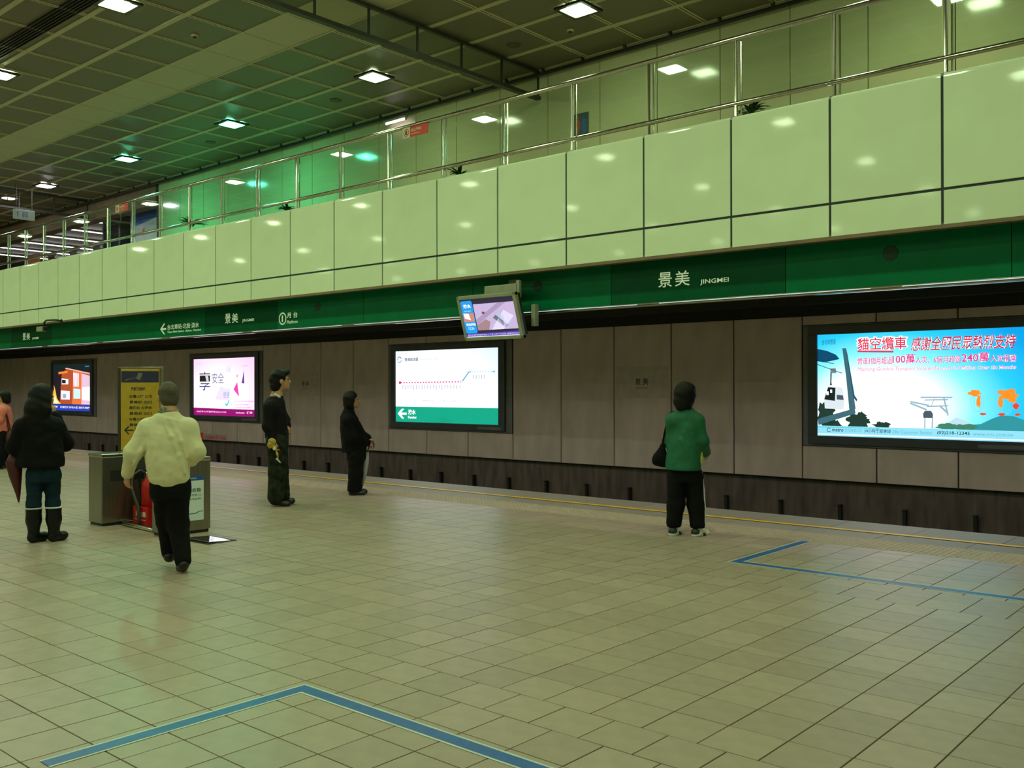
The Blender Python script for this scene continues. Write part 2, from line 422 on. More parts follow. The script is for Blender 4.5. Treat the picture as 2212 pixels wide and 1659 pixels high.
# ------------------------------------------------------------------ illuminated screens on the track wall
def screen(key, label, base_mat):
    x0, x1 = SCR[key]; z0, z1 = 0.80, 2.35
    a, b = wseam(key)+.02, wseam(key+3)-.02
    t = thing('light_box', label, 'light box', ((x0+x1)/2, YW, .64), group='light boxes on the track wall')
    cx = (x0+x1)/2; a -= cx; b -= cx; x0 -= cx; x1 -= cx; z0 -= .64; z1 -= .64
    fr = MB(); zt = 1.86
    fr.box(a, b, -.005, .03, 0, zt)
    fr.obj('surround', M['frame2'], t)
    fa, fb = max(a, x0-.15), min(b, x1+.17)
    q = MB()
    for bx in ((fa, fb, -.05, -.005, z1, z1+.13), (fa, fb, -.05, -.005, z0-.13, z0), (fa, x0, -.05, -.005, z0, z1), (x1, fb, -.05, -.005, z0, z1)): q.cbox(*bx, .008)
    q.obj('frame', M['frame'], t)
    MB().box(fb-.75, fb-.08, -.052, -.05, z0-.10, z0-.05).obj('maker_plate', M['frame2'], t)
    s = MB().box(x0, x1, -.022, -.006, z0, z1).obj('screen', base_mat, t)
    w, h = x1-x0, z1-z0
    def uv(u, v): return (x0+u*w, z0+v*h)
    def R(u0, u1, v0, v1): return (x0+u0*w, x0+u1*w, z0+v0*h, z0+v1*h)
    return t, s, uv, R
E1 = 1.0
ES = {}
def es(name, col, k=1.0):
    if name not in ES: ES[name] = emit('lit_'+name, col, k); ES[name].cycles.emission_sampling = 'NONE'
    return ES[name]
WHITE = es('white', (1, 1, 1), 1.3)

# 1: gondola poster
bm = emit_grad('lit_sky', [(0.0, (0.0, .33, .74)), (0.26, (0.02, .58, .94)), (.46, (.22, .84, 1.0)), (.64, (.9, 1, 1)), (1.0, (1, 1, 1))], 1.2, 'SPHERICAL', (0.20, 0, -.40), (.42, .42, .66))
t, s, uv, R = screen(8, 'large lit cyan poster of a cable car at the right edge', bm)
def pp(name, pts, mt, lay): return poly(name, [uv(*p) for p in pts], -.023-lay*.0006, mt, s)
def tt(name, body, r, mt, lay, bold=0.0, shear=0.0): return text(name, body, R(*r), -.023-lay*.0006, mt, s, bold, shear)
TEAL, TEALD, DK, LF, LF2 = es('teal', (.06, .19, .24), .8), es('teald', (.02, .13, .22), .8), es('dark', (.01, .03, .035), .5), es('leaf', (.015, .06, .045), .7), es('leaf2', (.06, .30, .18), .8)
RED, PINK, ORG, ORG2 = es('red', (.75, .01, .06), 1.0), es('pinkish', (1, .55, .75), 1.2), es('orange', (1, .28, .02), 1.1), es('orange2', (.9, .06, .03), 1.0)
CY, CYL = es('cyan', (.08, .62, .85), 1.0), es('cyanl', (.45, .88, 1.0), 1.15)
pp('shade', [(0, .74), (.05, .73), (.12, .755), (.10, .80), (.05, .84), (0, .86)], es('navyshade', (.0, .09, .22), .8), 1)
pp('hill', [(.62, .10), (1, .09), (1, .19), (.95, .225), (.90, .23), (.86, .20), (.81, .15), (.72, .13), (.63, .14)], es('hill', (.03, .36, .42), .9), 1)
pp('hill', [(.58, .10), (.66, .155), (.70, .205), (.76, .16), (.82, .11)], es('hill2', (.55, .80, .92), 1.0), 0)
for q in ((.045, .20, .05, .13), (.22, .15, .06, .085), (.34, .115, .045, .035), (.09, .10, .04, .06)): pp('tree', blob(*q, n=40, j=.28, flat=.09), LF, 2)
for q in ((.66, .12, .05, .03), (.74, .12, .05, .025)): pp('tree', blob(*q, n=30, j=.3, flat=.085), LF2, 2)
pp('mast', [(.135, .86), (.155, .86), (.178, .62), (.205, .27), (.172, .25), (.155, .58)], TEAL, 3)
pp('mast_edge', [(.155, .86), (.163, .80), (.20, .40), (.214, .36), (.21, .34), (.193, .38), (.172, .62)], TEALD, 4)
pp('crossbeam', [(0, .165), (.005, .105), (.205, .225), (.20, .275)], TEAL, 4)
for a, b in (((0, .745), (.09, .715)), ((0, .71), (.10, .64)), ((.10, .64), (.135, .62))):
    pp('cable', [(a[0], a[1]), (b[0], b[1]), (b[0], b[1]-.006), (a[0], a[1]-.006)], DK, 5)
pp('pulley', [(.07, .665), (.10, .665), (.103, .62), (.072, .618)], es('grey', (.25, .3, .35), .8), 5)
pp('hanger', [(.071, .63), (.078, .63), (.076, .52), (.08, .50), (.068, .50), (.07, .53)], DK, 5)
pp('cabin', [(.04, .27), (.14, .265), (.147, .36), (.135, .475), (.06, .49), (.035, .38)], es('cabinw', (.75, .85, .9), 1.0), 6)
pp('cabin_window', [(.037, .36), (.095, .345), (.098, .475), (.058, .48)], DK, 7)
pp('cabin_window', [(.105, .36), (.142, .355), (.138, .40), (.105, .405)], es('win', (.10, .13, .18), .7), 7)
for q in ((.055, .42, .006, .018), (.075, .44, .005, .016)): pp('window_glint', [(q[0]-q[2], q[1]-q[3]), (q[0]+q[2], q[1]-q[3]), (q[0]+q[2], q[1]+q[3]), (q[0]-q[2], q[1]+q[3])], WHITE, 8)
for q in (((.53, .385), (.68, .385)), ((.55, .36), (.66, .365)), ((.48, .33), (.56, .27)), ((.48, .345), (.57, .31)), ((.56, .30), (.66, .31)), ((.60, .385), (.58, .30)), ((.64, .385), (.66, .22)), ((.62, .31), (.66, .24)), ((.55, .10), (.552, .26)), ((.585, .10), (.587, .22))):
    (a, b), (c, d) = q; pp('pylon', [(a-.002, b-.006), (c-.002, d-.006), (c+.004, d+.006), (a+.004, b+.006)], es('pyl', (.35, .55, .68), .9), 5)
pp('cabin', [(.545, .195), (.588, .195), (.59, .235), (.58, .262), (.553, .262), (.543, .235)], es('cabin2', (.10, .15, .20), .7), 6)
for cx, sc in ((.795, .8), (.915, 1.0)):
    for rr in (1.0, .6):
        c = circ(cx, .35, .038*rr*sc, .115*sc, 30); c2 = circ(cx, .35, (.038*rr-.002)*sc, (.112)*sc, 30)
        for k in range(30):
            pp('globe_ring', [c[k], c[(k+1) % 30], c2[(k+1) % 30], c2[k]], es('globe', (.35, .62, .72), .9), 5)
for q in ((.785, .43, .03, .03), (.80, .345, .012, .05), (.93, .42, .045, .04), (.895, .34, .012, .05), (.945, .37, .02, .03)): pp('continent', blob(*q, n=14, j=.35), ORG, 6)
for q in ((.963, .31, .013, .028), (.97, .24, .013, .012), (.90, .24, .015, .012), (.82, .24, .015, .01)): pp('continent', blob(*q, n=12, j=.3), ORG2, 6)
pp('footer_band', [(0, 0), (1, 0), (1, .095), (0, .10)], es('foot', (.30, .80, .98), 1.0), 3)
pp('footer_line', [(0, .012), (1, .012), (1, .022), (0, .022)], WHITE, 4)
pp('footer_line', [(0, .082), (.33, .082), (.33, .09), (0, .09)], es('foot2', (.12, .62, .75), 1.0), 4)
for body, r, mt, b in (('metro', (.08, .14, .045, .075), DK, .012), ('台北捷運公司', (.148, .235, .045, .075), es('foot3', (.14, .5, .62), .9), 0), ('24小時客服專線', (.25, .385, .043, .08), TEALD, .008), ('24hr Customer Service', (.392, .585, .043, .075), es('foot3', (0, 0, 0)), 0), ('(02)218-12345', (.61, .76, .04, .078), DK, .01), ('www.trtc.com.tw', (.775, .95, .045, .07), es('foot3', (0, 0, 0)), 0)):
    tt('lettering', body, r, mt, 5, b)
c = circ(.062, .06, .012, .022, 18)
for k in range(3, 17): pp('logo', [c[k], c[k-1], (c[k-1][0]*.75+.062*.25, c[k-1][1]*.75+.06*.25), (c[k][0]*.75+.062*.25, c[k][1]*.75+.06*.25)], DK, 6)
tt('lettering', '台北緣捷運', (.025, .10, .90, .955), TEALD, 6)
for dx in (-.004, .004):
    tt('title_outline', '貓空纜車', (.212+dx, .468+dx, .83, .965), WHITE, 6, .03)
tt('title', '貓空纜車', (.216, .464, .835, .955), es('title', (.85, .03, .10), 1.0), 8, .012)
pp('title_bar', [(.216, .835), (.40, .822), (.40, .806), (.216, .818)], es('title', (0, 0, 0)), 8)
tt('title_outline', '感謝全國民眾熱烈支持', (.485, .965, .815, .945), WHITE, 6, .03, .25)
tt('title', '感謝全國民眾熱烈支持', (.485, .965, .815, .945), RED, 8, .008, .25)
for body, r, bo in (('營運3個月超過', (.216, .393, .70, .765), .02), ('100萬', (.395, .505, .70, .79), .03), ('人次、6個月超過', (.508, .722, .70, .765), .02), ('240萬', (.725, .848, .70, .79), .03), ('人次搭乘', (.852, .965, .70, .765), .02)):
    tt('line_outline', body, r, WHITE, 6, bo+.015); tt('line', body, r, es('mag', (.85, .05, .30), 1.0), 8, bo-.012)
tt('line_outline', 'Maokong Gondola Transport Volume Exceeds 2.4 Million Over Six Months', (.216, .965, .625, .672), WHITE, 6, .03, .2)
tt('line', 'Maokong Gondola Transport Volume Exceeds 2.4 Million Over Six Months', (.216, .965, .625, .672), es('mag2', (.85, .15, .45), 1.0), 8, .0, .2)

# 2: route map
bm = emit_grad('lit_map', [(0, (.60, .80, 1.0)), (.35, (.85, .93, 1)), (.7, (1, 1, 1)), (1, (1, 1, 1))], 1.25, 'SPHERICAL', (.10, 0, -.55), (.42, .42, .70))
t, s, uv, R = screen(0, 'lit white metro route map with a green band on the track wall', bm)
GRN = emit_grad('lit_green', [(0, (.0, .42, .26)), (.5, (.0, .36, .22)), (.8, (.01, .16, .10)), (1, (.01, .13, .08))], 1.0, 'SPHERICAL', (.14, 0, 0.12), (2.3, 1, 2.6))
pp('green_band', [(0, 0), (1, 0), (1, .215), (0, .215)], GRN, 1)
pp('arrow', [(.02, .115), (.065, .185), (.09, .185), (.058, .13), (.115, .13), (.115, .10), (.058, .10), (.09, .045), (.065, .045)], WHITE, 2)
tt('lettering', '淡水', (.13, .21, .105, .175), WHITE, 2, .03); tt('lettering', 'Danshui', (.13, .215, .05, .085), WHITE, 2, .03)
INK = es('mapink', (.12, .15, .25), .6); PALE = es('mappale', (.45, .55, .72), .9)
tt('lettering', '營運路線圖', (.095, .235, .855, .905), INK, 2, .012); tt('lettering', 'Service Route Map', (.255, .43, .86, .89), PALE, 2)
for a0, a1, mt in ((.3, 3.2, TEALD), (3.5, 6.2, es('maplogo', (.1, .42, .4), .8))):
    o1, o2 = circ(.04, .88, .022, .045, 14, a0, a1), circ(.04, .88, .017, .034, 14, a0, a1)
    pp('logo', o1+o2[::-1], mt, 2)
MR, MBL = es('maprail', (.85, .12, .35), 1.0), es('mapblue', (.15, .50, .80), 1.0)
pp('line', [(.04, .545), (.66, .552), (.66, .568), (.04, .562)], MR, 2)
pp('terminus', [(.035, .535), (.055, .54), (.062, .555), (.055, .57), (.035, .572)], RED, 3)
pp('line', [(.675, .565), (.732, .68), (.75, .685), (.745, .70), (.725, .695), (.665, .575)], MBL, 2)
pp('line', [(.745, .683), (.95, .683), (.95, .698), (.745, .698)], es('mapblue2', (.45, .78, .92), 1.1), 2)
pp('terminus', [(.965, .705), (.94, .69), (.965, .675)], MBL, 3)
for k in range(21):
    u = .075+k*.0285; pp('station', circ(u, .556, .007, .013, 8), WHITE, 4)
    L = .04+.03*random.random(); pp('station_name', [(u-.003, .52), (u+.003, .52), (u+.003, .52-L), (u-.003, .52-L)], PALE, 2)
for k in range(7):
    u = .775+k*.024; pp('station', circ(u, .69, .006, .012, 8), WHITE, 4)
    if k < 5: pp('station_name', [(u-.003, .65), (u+.003, .65), (u+.003, .60), (u-.003, .60)], PALE, 2)
for k in range(6): pp('station_name', [(.05+k*.022, .60), (.053+k*.022, .60), (.066+k*.022, .65), (.063+k*.022, .65)], es('mapvp', (.75, .83, .95), 1.1), 2)
tt('lettering', '轉乘車站  一般車站  終點站', (.28, .65, .29, .315), PALE, 2)

# 3: pink poster
bm = emit_grad('lit_pink', [(0, (1, .42, .80)), (.45, (1, .72, .95)), (.7, (1, .96, 1)), (1, (1, 1, 1))], 1.25, 'SPHERICAL', (.06, 0, -.45), (.36, .36, .62))
t, s, uv, R = screen(-7, 'lit pink poster with blue characters on the track wall', bm)
pp('magenta_band', [(0, 0), (1, 0), (1, .115), (0, .13)], es('magenta', (.42, .0, .22), .8), 1)
tt('lettering', '台北捷運 24小時客服專線 (02)218-12345', (.05, .55, .045, .08), PINK, 2, .03); tt('lettering', 'www.trtc.com.tw', (.70, .84, .045, .075), PINK, 2, .03); tt('lettering', '捷運', (.87, .96, .045, .085), PINK, 2, .03)
DB = es('dblue', (.05, .07, .32), .7)
for q in ([(.10, .745), (.28, .745), (.28, .725), (.10, .725)], [(.185, .775), (.20, .77), (.20, .745), (.185, .745)], [(.12, .57), (.27, .57), (.27, .552), (.12, .552)], [(.10, .52), (.285, .52), (.285, .50), (.10, .50)], [(.255, .57), (.275, .57), (.20, .515), (.185, .52)], [(.185, .515), (.20, .515), (.20, .455), (.185, .44), (.16, .44), (.16, .46), (.183, .46)]):
    pp('stroke', q, DB, 2)
pp('photo', [(.105, .705), (.28, .705), (.28, .595), (.105, .595)], DK, 2)
pp('photo_figure', [(.20, .70), (.25, .70), (.26, .60), (.22, .60), (.21, .65)], es('ph', (.7, .7, .9), 1.0), 3)
for q in ([(.105, .712), (.28, .712), (.28, .702), (.105, .702)], [(.105, .60), (.28, .60), (.28, .588), (.105, .588)]): pp('photo_edge', q, es('gold', (.9, .6, .15), .9), 3)
tt('lettering', '安全', (.315, .51, .565, .745), DB, 2, -.005); tt('lettering', 'Worry-free Safety', (.32, .51, .485, .51), PALE, 2)
pp('triangle', [(.665, .46), (.725, .585), (.755, .33)], es('hotpink', (1, .06, .50), 1.0), 2)
pp('triangle', [(.795, .57), (.83, .79), (.835, .555)], es('violet', (.22, .05, .40), .7), 2)
pp('petal', blob(.725, .69, .014, .03, 12, .1), es('salmon', (1, .45, .55), 1.0), 2)
pp('arc', [(.80, .855), (.84, .865), (.885, .87), (.885, .86), (.84, .855), (.80, .845)], es('salmon', (0, 0, 0)), 2)
pp('photo', [(.30+.06, .28), (.60, .26), (.62, .46), (.45, .50)], es('lav', (.82, .72, 1), 1.15), 1)
tt('lettering', '溫馨', (.545, .62, .75, .86), es('sky', (.30, .42, .85), .9), 2, -.01); tt('lettering', '便捷', (.50, .60, .31, .42), es('sky2', (.35, .50, .75), .9), 2)
pp('tick', [(.53, .20), (.56, .16), (.605, .26), (.59, .275), (.56, .20), (.54, .225)], CY, 2)
for v, a, b in ((.255, .68, .98), (.20, .68, .90), (.15, .68, .93)): tt('lettering', '安全舒適 便利可靠 搭乘捷運', (a, b, v-.012, v+.012), es('hotpink', (0, 0, 0)), 2)
tt('lettering', 'metro', (.04, .14, .90, .925), PALE, 2)

# 4: news screen
bm = emit_grad('lit_news', [(0, (.015, .01, .02)), (.35, (.02, .012, .02)), (.6, (.28, .06, .02)), (1, (1, .35, .08))], 1.0, 'LINEAR', (.35, 0, -.1), (.22, 1, -.35))
t, s, uv, R = screen(-14, 'lit screen showing a burning building on the track wall at the left', bm)
HO, HW, HC = es('house', (.95, .20, .05), 1.0), es('hw', (.85, .80, .95), 1.2), es('hc', (.55, .85, 1), 1.2)
pp('sky', [(0, .86), (.35, .90), (1, .80), (1, 1), (0, 1)], DK, 1)
pp('house', [(.18, .14), (1, .14), (1, .78), (.62, .86), (.36, .90), (.24, .80)], es('houseb', (.55, .10, .03), .9), 1)
pp('house_wall', [(.52, .14), (.78, .14), (.78, .82), (.55, .86)], HO, 2)
pp('house_wall', [(.76, .14), (1, .14), (1, .74), (.76, .80)], es('hl', (.80, .55, .72), 1.1), 2)
pp('roof', [(.15, .84), (.40, .86), (.40, .82), (.15, .79)], ORG, 3); pp('roof', [(.33, .91), (1, .77), (1, .80), (.36, .93)], es('salmon2', (.9, .5, .4), 1), 3)
pp('window', [(.24, .57), (.42, .57), (.42, .68), (.24, .70)], HW, 3); pp('window', [(.25, .59), (.35, .59), (.35, .66), (.25, .67)], DK, 4)
pp('window', [(.22, .24), (.46, .24), (.46, .42), (.22, .44)], HW, 3); pp('window', [(.27, .27), (.36, .27), (.36, .36), (.27, .36)], es('w2', (.4, .5, .7), .9), 4)
pp('window', [(.56, .52), (.70, .52), (.70, .80), (.55, .82)], HW, 3); pp('window', [(.56, .26), (.74, .26), (.74, .46), (.56, .48)], HC, 3); pp('window', [(.78, .24), (1, .22), (1, .52), (.78, .50)], es('hcw', (.8, .98, 1), 1.4), 3)
for k in range(3): pp('bar', [(.58+k*.04, .53), (.588+k*.04, .53), (.588+k*.04, .80), (.58+k*.04, .80)], HO, 4)
pp('flame', [(0, .14), (.22, .14), (.14, .22), (.10, .28), (.06, .45), (.02, .56), (.03, .35), (0, .45)], es('flame', (1, .45, .06), 1.4), 3)
pp('flame', [(.02, .16), (.16, .16), (.08, .24), (.05, .33)], es('flame2', (1, .9, .55), 1.4), 4)
pp('ticker', [(0, 0), (1, 0), (1, .13), (0, .13)], es('tick', (.02, .06, .55), .9), 5)
tt('lettering', '新聞快報 民宅火警 消防隊馳援', (.20, .98, .05, .095), HW, 6, .02); tt('lettering', '即時', (.03, .13, .05, .10), HW, 6, .02); tt('lettering', 'NEWS', (.86, .97, .935, .955), CY, 6, .03)

# ------------------------------------------------------------------ green fascia, trim, signs
LETTER_LIT = emit('backlit_lettering', (.50, .66, .34), .75); LETTER_LIT.cycles.emission_sampling = 'NONE'
fas = struct('trim_1')
FS = [2.4, -0.02, -2.425, -4.79, -7.232, -9.753, -12.27, -14.72, -17.18, -19.64, -22.1, -24.3, -26.8, -29.2, -31.6, -34.0, -36.4, -38.8, -41.2, -43.6]
SIGN = {3: 'n', 7: 'n', 10: 'n2'}
signs = {(-7.232, -4.79): 'dark green station name sign above the hanging television and the green jacket', (-17.18, -14.72): 'dark green station name sign above the pink poster',
         (-26.8, -24.3): 'dark green station name sign at the far left end of the green band',
         (-19.64, -17.18): 'green direction sign with a left arrow above the pink poster', (-14.72, -12.27): 'green sign with a circled number one above the man in the dark sweater'}
MB().box(-46, 8, YF+.03, YF+.09, 2.60, 3.20).obj('backing', M['fascia_joint'], fas)
for i in range(len(FS)-1):
    b, a = FS[i], FS[i+1]
    me = MB().cbox(a+.004, b-.004, YF, YF+.03, 2.632, 3.165, .003).mesh('fascia_panel', None)
    key = next((k for k in signs if abs(k[0]-a) < .01), None)
    if not key:
        me.materials.append(M['fascia']); link('fascia_panel', me, fas); continue
    lab = signs[key]; isname = 'name' in lab
    t = thing('station_name_sign' if isname else 'direction_sign', lab, 'sign', ((a+b)/2, YF, 2.632))
    me.materials.append(M['fascia_dark'] if isname else M['fascia']); o = link('sign_panel', me, t, (-(a+b)/2, -YF, -2.632))
    cx = (a+b)/2; zz = -2.632
    def rc(x0, x1, z0, z1): return (x0-cx, x1-cx, z0+zz, z1+zz)
    if isname:
        x = a+.73
        text('lettering', '景', rc(x, x+.20, 2.81, 3.0), -.003, LETTER_LIT, t, .006); text('lettering', '美', rc(x+.245, x+.455, 2.81, 3.0), -.003, LETTER_LIT, t, .006)
        text('lettering', 'JINGMEI', rc(x+.60, x+.99, 2.80, 2.87), -.003, LETTER_LIT, t, .012)
    elif 'arrow' in lab:
        poly('arrow', [(p[0]-cx, p[1]+zz) for p in [(-18.95, 2.805), (-18.80, 2.92), (-18.745, 2.92), (-18.86, 2.825), (-18.70, 2.825), (-18.70, 2.785), (-18.86, 2.785), (-18.745, 2.69), (-18.80, 2.69)]], -.003, LETTER_LIT, t)
        text('lettering', '台北車站·北投·淡水', rc(-18.65, -17.40, 2.78, 2.89), -.003, LETTER_LIT, t, .012)
        text('lettering', 'Taipei Main Station . Beitou . Danshui', rc(-18.65, -17.33, 2.70, 2.755), -.003, LETTER_LIT, t, .02)
    else:
        o1, o2 = circ(-14.545-cx, 2.815+zz, .115, .115, 30), circ(-14.545-cx, 2.815+zz, .09, .09, 30)
        q = MB()
        for k in range(30):
            k2 = (k+1) % 30; q.add([(o1[k][0], -.003, o1[k][1]), (o1[k2][0], -.003, o1[k2][1]), (o2[k2][0], -.003, o2[k2][1]), (o2[k][0], -.003, o2[k][1])], [(0, 1, 2, 3)])
        q.obj('number_ring', LETTER_LIT, t); text('lettering', '1', rc(-14.57, -14.53, 2.755, 2.875), -.003, LETTER_LIT, t, .02)
        text('lettering', '月 台', rc(-14.41, -14.09, 2.815, 2.92), -.003, LETTER_LIT, t, .014); text('lettering', 'Platform', rc(-14.41, -14.09, 2.715, 2.775), -.003, LETTER_LIT, t, .014)
MB().cbox(-46, 8, YF-.035, YF+.05, 2.605, 2.628, .006).obj('bottom_trim', M['steel'], fas)
MB().cbox(-46, 8, YF-.015, YF+.06, 2.585, 2.603, .005).obj('bottom_trim', M['steel'], fas)
for x, lab in ((-3.60, 'round dark loudspeaker in the green band above the cyan poster'), (-8.49, 'round dark loudspeaker in the green band beside the hanging television'), (-13.51, 'round dark loudspeaker in the green band right of the circled number')):
    t = thing('speaker', lab, 'speaker', (x, YF, 2.975), group='loudspeakers in the green band')
    MB().lathe([(.082, 0), (.082, .004), (.074, .007), (.04, .004), (.01, .004)], n=24, axis='y').obj('grille', mat('speaker_grille', (.004, .05, .025), .6), t)

# ------------------------------------------------------------------ parapet
par = struct('wall_parapet')
MB().box(-46, 8, YP+.016, 10.30, 3.19, 4.655).obj('core', M['cream_in'], par)
MB().box(-46, 8, YP+.015, 10.30, 3.165, 3.19).obj('underside', M['soffit'], par)
MB().cbox(-46, 8, YP-.004, YP+.03, 3.128, 3.168, .003).obj('drip_edge', M['soffit'], par)
def parpan(w, h, top):
    q = MB(); w = w/2-.014; pr = [(0.015, 0), (.004, 0), (0, .004)]
    if top:
        r = .05
        for k in range(7):
            a = math.pi/2*k/6; pr.append((r-r*math.cos(a), h-r+r*math.sin(a)))
        pr.append((.12, h))
    else: pr += [(0, h-.004), (.004, h), (.015, h)]
    n = len(pr)
    v = [(-w, p[0], p[1]) for p in pr]+[(w, p[0], p[1]) for p in pr]
    f = [(i+1, i, n+i, n+i+1) for i in range(n-1)]
    f = [tuple(reversed(x)) for x in f]
    f += [tuple(range(n)), tuple(range(2*n-1, n-1, -1))]
    return q.add(v, f).mesh('panel', M['cream'])
for i in range(len(SEAM)-1):
    b, a = SEAM[i], SEAM[i+1]; c = (a+b)/2
    o = link('panel', parpan(b-a, .343, False), par, (c, YP, 3.165))
    o = link('panel', parpan(b-a, 1.155, True), par, (c, YP, 3.535))
MB().cbox(-46, 8, 10.02, 10.30, 4.655, 4.705, .008).obj('cap', M['soffit'], par)

# railing
rl = thing('railing', 'steel and glass railing along the top of the cream parapet', 'railing', (-20, 10.06, 4.70))
ZT, ZL = 5.63, 4.865
MB().tube([(-26, 0, ZT-4.70), (28, 0, ZT-4.70)], .032, 12).obj('top_rail', M['steel'], rl, True)
MB().tube([(-26, 0, ZL-4.70), (28, 0, ZL-4.70)], .030, 12).obj('bottom_rail', M['steel'], rl, True)
post = MB().tube([(0, 0, 0), (0, 0, ZT-4.73)], .021, 10).tube([(.05, .03, 0), (.05, .03, ZT-4.73)], .012, 8).cbox(-.04, .07, -.04, .06, 0, .012, .003).mesh('post', M['steel'])
for i, x in enumerate(SEAM[:-1]):
    link('post', post, rl, (x+20, 0, 0))
    a, b = SEAM[i+1]+.05, x-.04
    MB().box(a+20, b+20, -.005, .005, ZL-4.70+.02, ZT-4.70-.03).obj('pane', M['glass'], rl)

def climb_sign(x, lab):
    t = thing('warning_sign', lab, 'sign', (x, 10.012, 5.44), group='red signs hung on the railing')
    MB().box(0, .165, 0, .006, 0, .16).obj('pictogram_plate', M['signwhite'], t); MB().box(.165, .56, 0, .006, 0, .155).obj('red_plate', M['redsign'], t)
    o1, o2 = circ(.083, .08, .06, .06, 24), circ(.083, .08, .047, .047, 24); q = MB()
    for k in range(24):
        k2 = (k+1) % 24; q.add([(o1[k][0], -.001, o1[k][1]), (o1[k2][0], -.001, o1[k2][1]), (o2[k2][0], -.001, o2[k2][1]), (o2[k][0], -.001, o2[k][1])], [(0, 1, 2, 3)])
    q.obj('ban_ring', M['redsign'], t)
    poly('ban_bar', [(.045, .12), (.055, .127), (.122, .04), (.112, .033)], -.0015, M['redsign'], t)
    poly('climber', blob(.083, .08, .025, .036, 12, .3), -.001, M['ink'], t)
    text('lettering', '禁止攀爬', (.19, .43, .075, .125), -.001, M['signwhite'], t, .015); text('lettering', 'No Climbing', (.19, .39, .03, .055), -.001, M['signwhite'], t, .01)
climb_sign(-11.01, 'red and white no climbing sign on the railing near the middle')
climb_sign(-20.43, 'red and white no climbing sign on the railing at the left')

# ------------------------------------------------------------------ mezzanine and upper wall
wb = struct('wall_back')
fm = struct('floor_mezzanine')
MB().box(-46, 8, 10.31, 13.0, ZM-.6, ZM).box(-46, -23.4, 13.0, 21, ZM-.6, ZM).obj('mezzanine_slab', M['mezz'], fm)
XE = -23.25
MB().box(XE, 8, YB+.03, YB+.4, ZM, ZC+.3).obj('wall_core', M['cream_in'], wb)
bx = [-5.74+1.085*k for k in range(12, 0, -1)]+[-5.74-1.085*k for k in range(0, 17)]
for i in range(len(bx)-1):
    b, a = bx[i], max(bx[i+1], XE)
    if b-a < .1: break
    MB().cbox(a+.006, b-.006, YB, YB+.03, ZM, ZC-.06, .004).obj('panel', M['upwall'], wb)
br = thing('ceiling_edge_rail', 'black rail with small brackets along the top of the upper wall', 'rail', (-12, 12.36, ZC-.09))
MB().cbox(-30, 20, -.02, .02, -.02, .02, .004).obj('bar', M['black_metal'], br)
cone = MB().lathe([(.012, 0), (.03, .06), (.034, .09)], n=8).mesh('clip', M['black_metal'])
for k in range(44): link('clip', cone, br, (-30+1+k*.83+.2, 0, .0))
# toilet sign
t = thing('toilet_sign', 'dark square sign with red and blue figures on the upper wall', 'sign', (-9.51, YB-.012, 5.71))
MB().box(0, .29, 0, .01, 0, .35).obj('plate', mat('dark_plate', (.05, .07, .06), .4), t)
for cx, mt, w in ((.075, mat('fig_red', (.45, .06, .03), .5), 1), (.205, mat('fig_blue', (.01, .12, .40), .5), 0)):
    poly('figure_head', circ(cx, .285, .022, .028, 14), -.001, mt, t)
    poly('figure_body', [(cx-.045, .245), (cx+.045, .245), (cx+.05, .14), (cx+.03, .13), (cx+.03, .02), (cx-.03, .02), (cx-.03, .13), (cx-.05, .14)] if not w else [(cx-.035, .245), (cx+.035, .245), (cx+.06, .12), (cx+.03, .12), (cx+.03, .02), (cx-.03, .02), (cx-.03, .12), (cx-.06, .12)], -.001, mt, t)
def tube_light(label, loc, L, along, strength, col, group):
    t = thing('fluorescent_lamp', label, 'lamp', loc, 0 if along == 'x' else math.pi/2, group)
    MB().cbox(-L/2, L/2, -.05, .05, .03, .07, .008).obj('housing', M['grey_plastic'], t)
    MB().tube([(-L/2+.03, 0, .012), (L/2-.03, 0, .012)], .014, 8).obj('tube', emit('tube_light_%d' % len(bpy.data.materials), col, strength), t, True)
    for sx in (-1, 1): MB().cbox(sx*(L/2-.02)-.012, sx*(L/2-.02)+.012, -.02, .02, -.006, .032, .003).obj('holder', M['grey_plastic'], t)
tube_light('pink-white fluorescent tube on the upper wall above the no climbing sign', (-13.76, 12.33, 6.70), .62, 'x', 9, (1, .8, .9), None)

# plants behind the railing
def plant(label, x, z, n, s, seed):
    r = random.Random(seed); t = thing('potted_plant', label, 'plant', (x, 10.62, ZM), group='potted plants behind the railing')
    MB().lathe([(.09, 0), (.12, .16), (.13, .165), (.13, .2), (.11, .2)], n=16).obj('pot', M['pot'], t, True)
    q = MB()
    for k in range(n):
        a = r.uniform(0, 6.28); L = s*r.uniform(.6, 1.1); w = .02*r.uniform(.8, 1.5); up = r.uniform(.4, 1.0); c, d = math.cos(a), math.sin(a); pr = []
        for i in range(6):
            u = i/5; rr = L*u*.75; zz = .2+z*.35*(1 if u > 0 else .6)+L*up*(u-.75*u*u); ww = w*math.sin(math.pi*min(.97, u*.9+.1))
            pr += [(c*rr-d*ww, d*rr+c*ww, zz), (c*rr, d*rr, zz+.006), (c*rr+d*ww, d*rr-c*ww, zz)]
        f = []
        for i in range(5):
            b = i*3; f += [(b, b+1, b+4, b+3), (b+1, b+2, b+5, b+4)]
        q.add(pr, f)
    q.tube([(0, 0, .19), (0, 0, .2+z*.35)], .012, 6)
    q.obj('foliage', M['leaf'], t, True)
plant('spiky green plant behind the railing below the left red sign', -18.3, .55, 34, .48, 1)
plant('low green plant behind the railing above the circled number sign', -14.9, .22, 26, .34, 2)
plant('low leafy plant behind the railing beside the no climbing sign', -10.35, .16, 22, .36, 3)
plant('broad leaved plant behind the railing at upper right', -5.4, .25, 26, .36, 4)

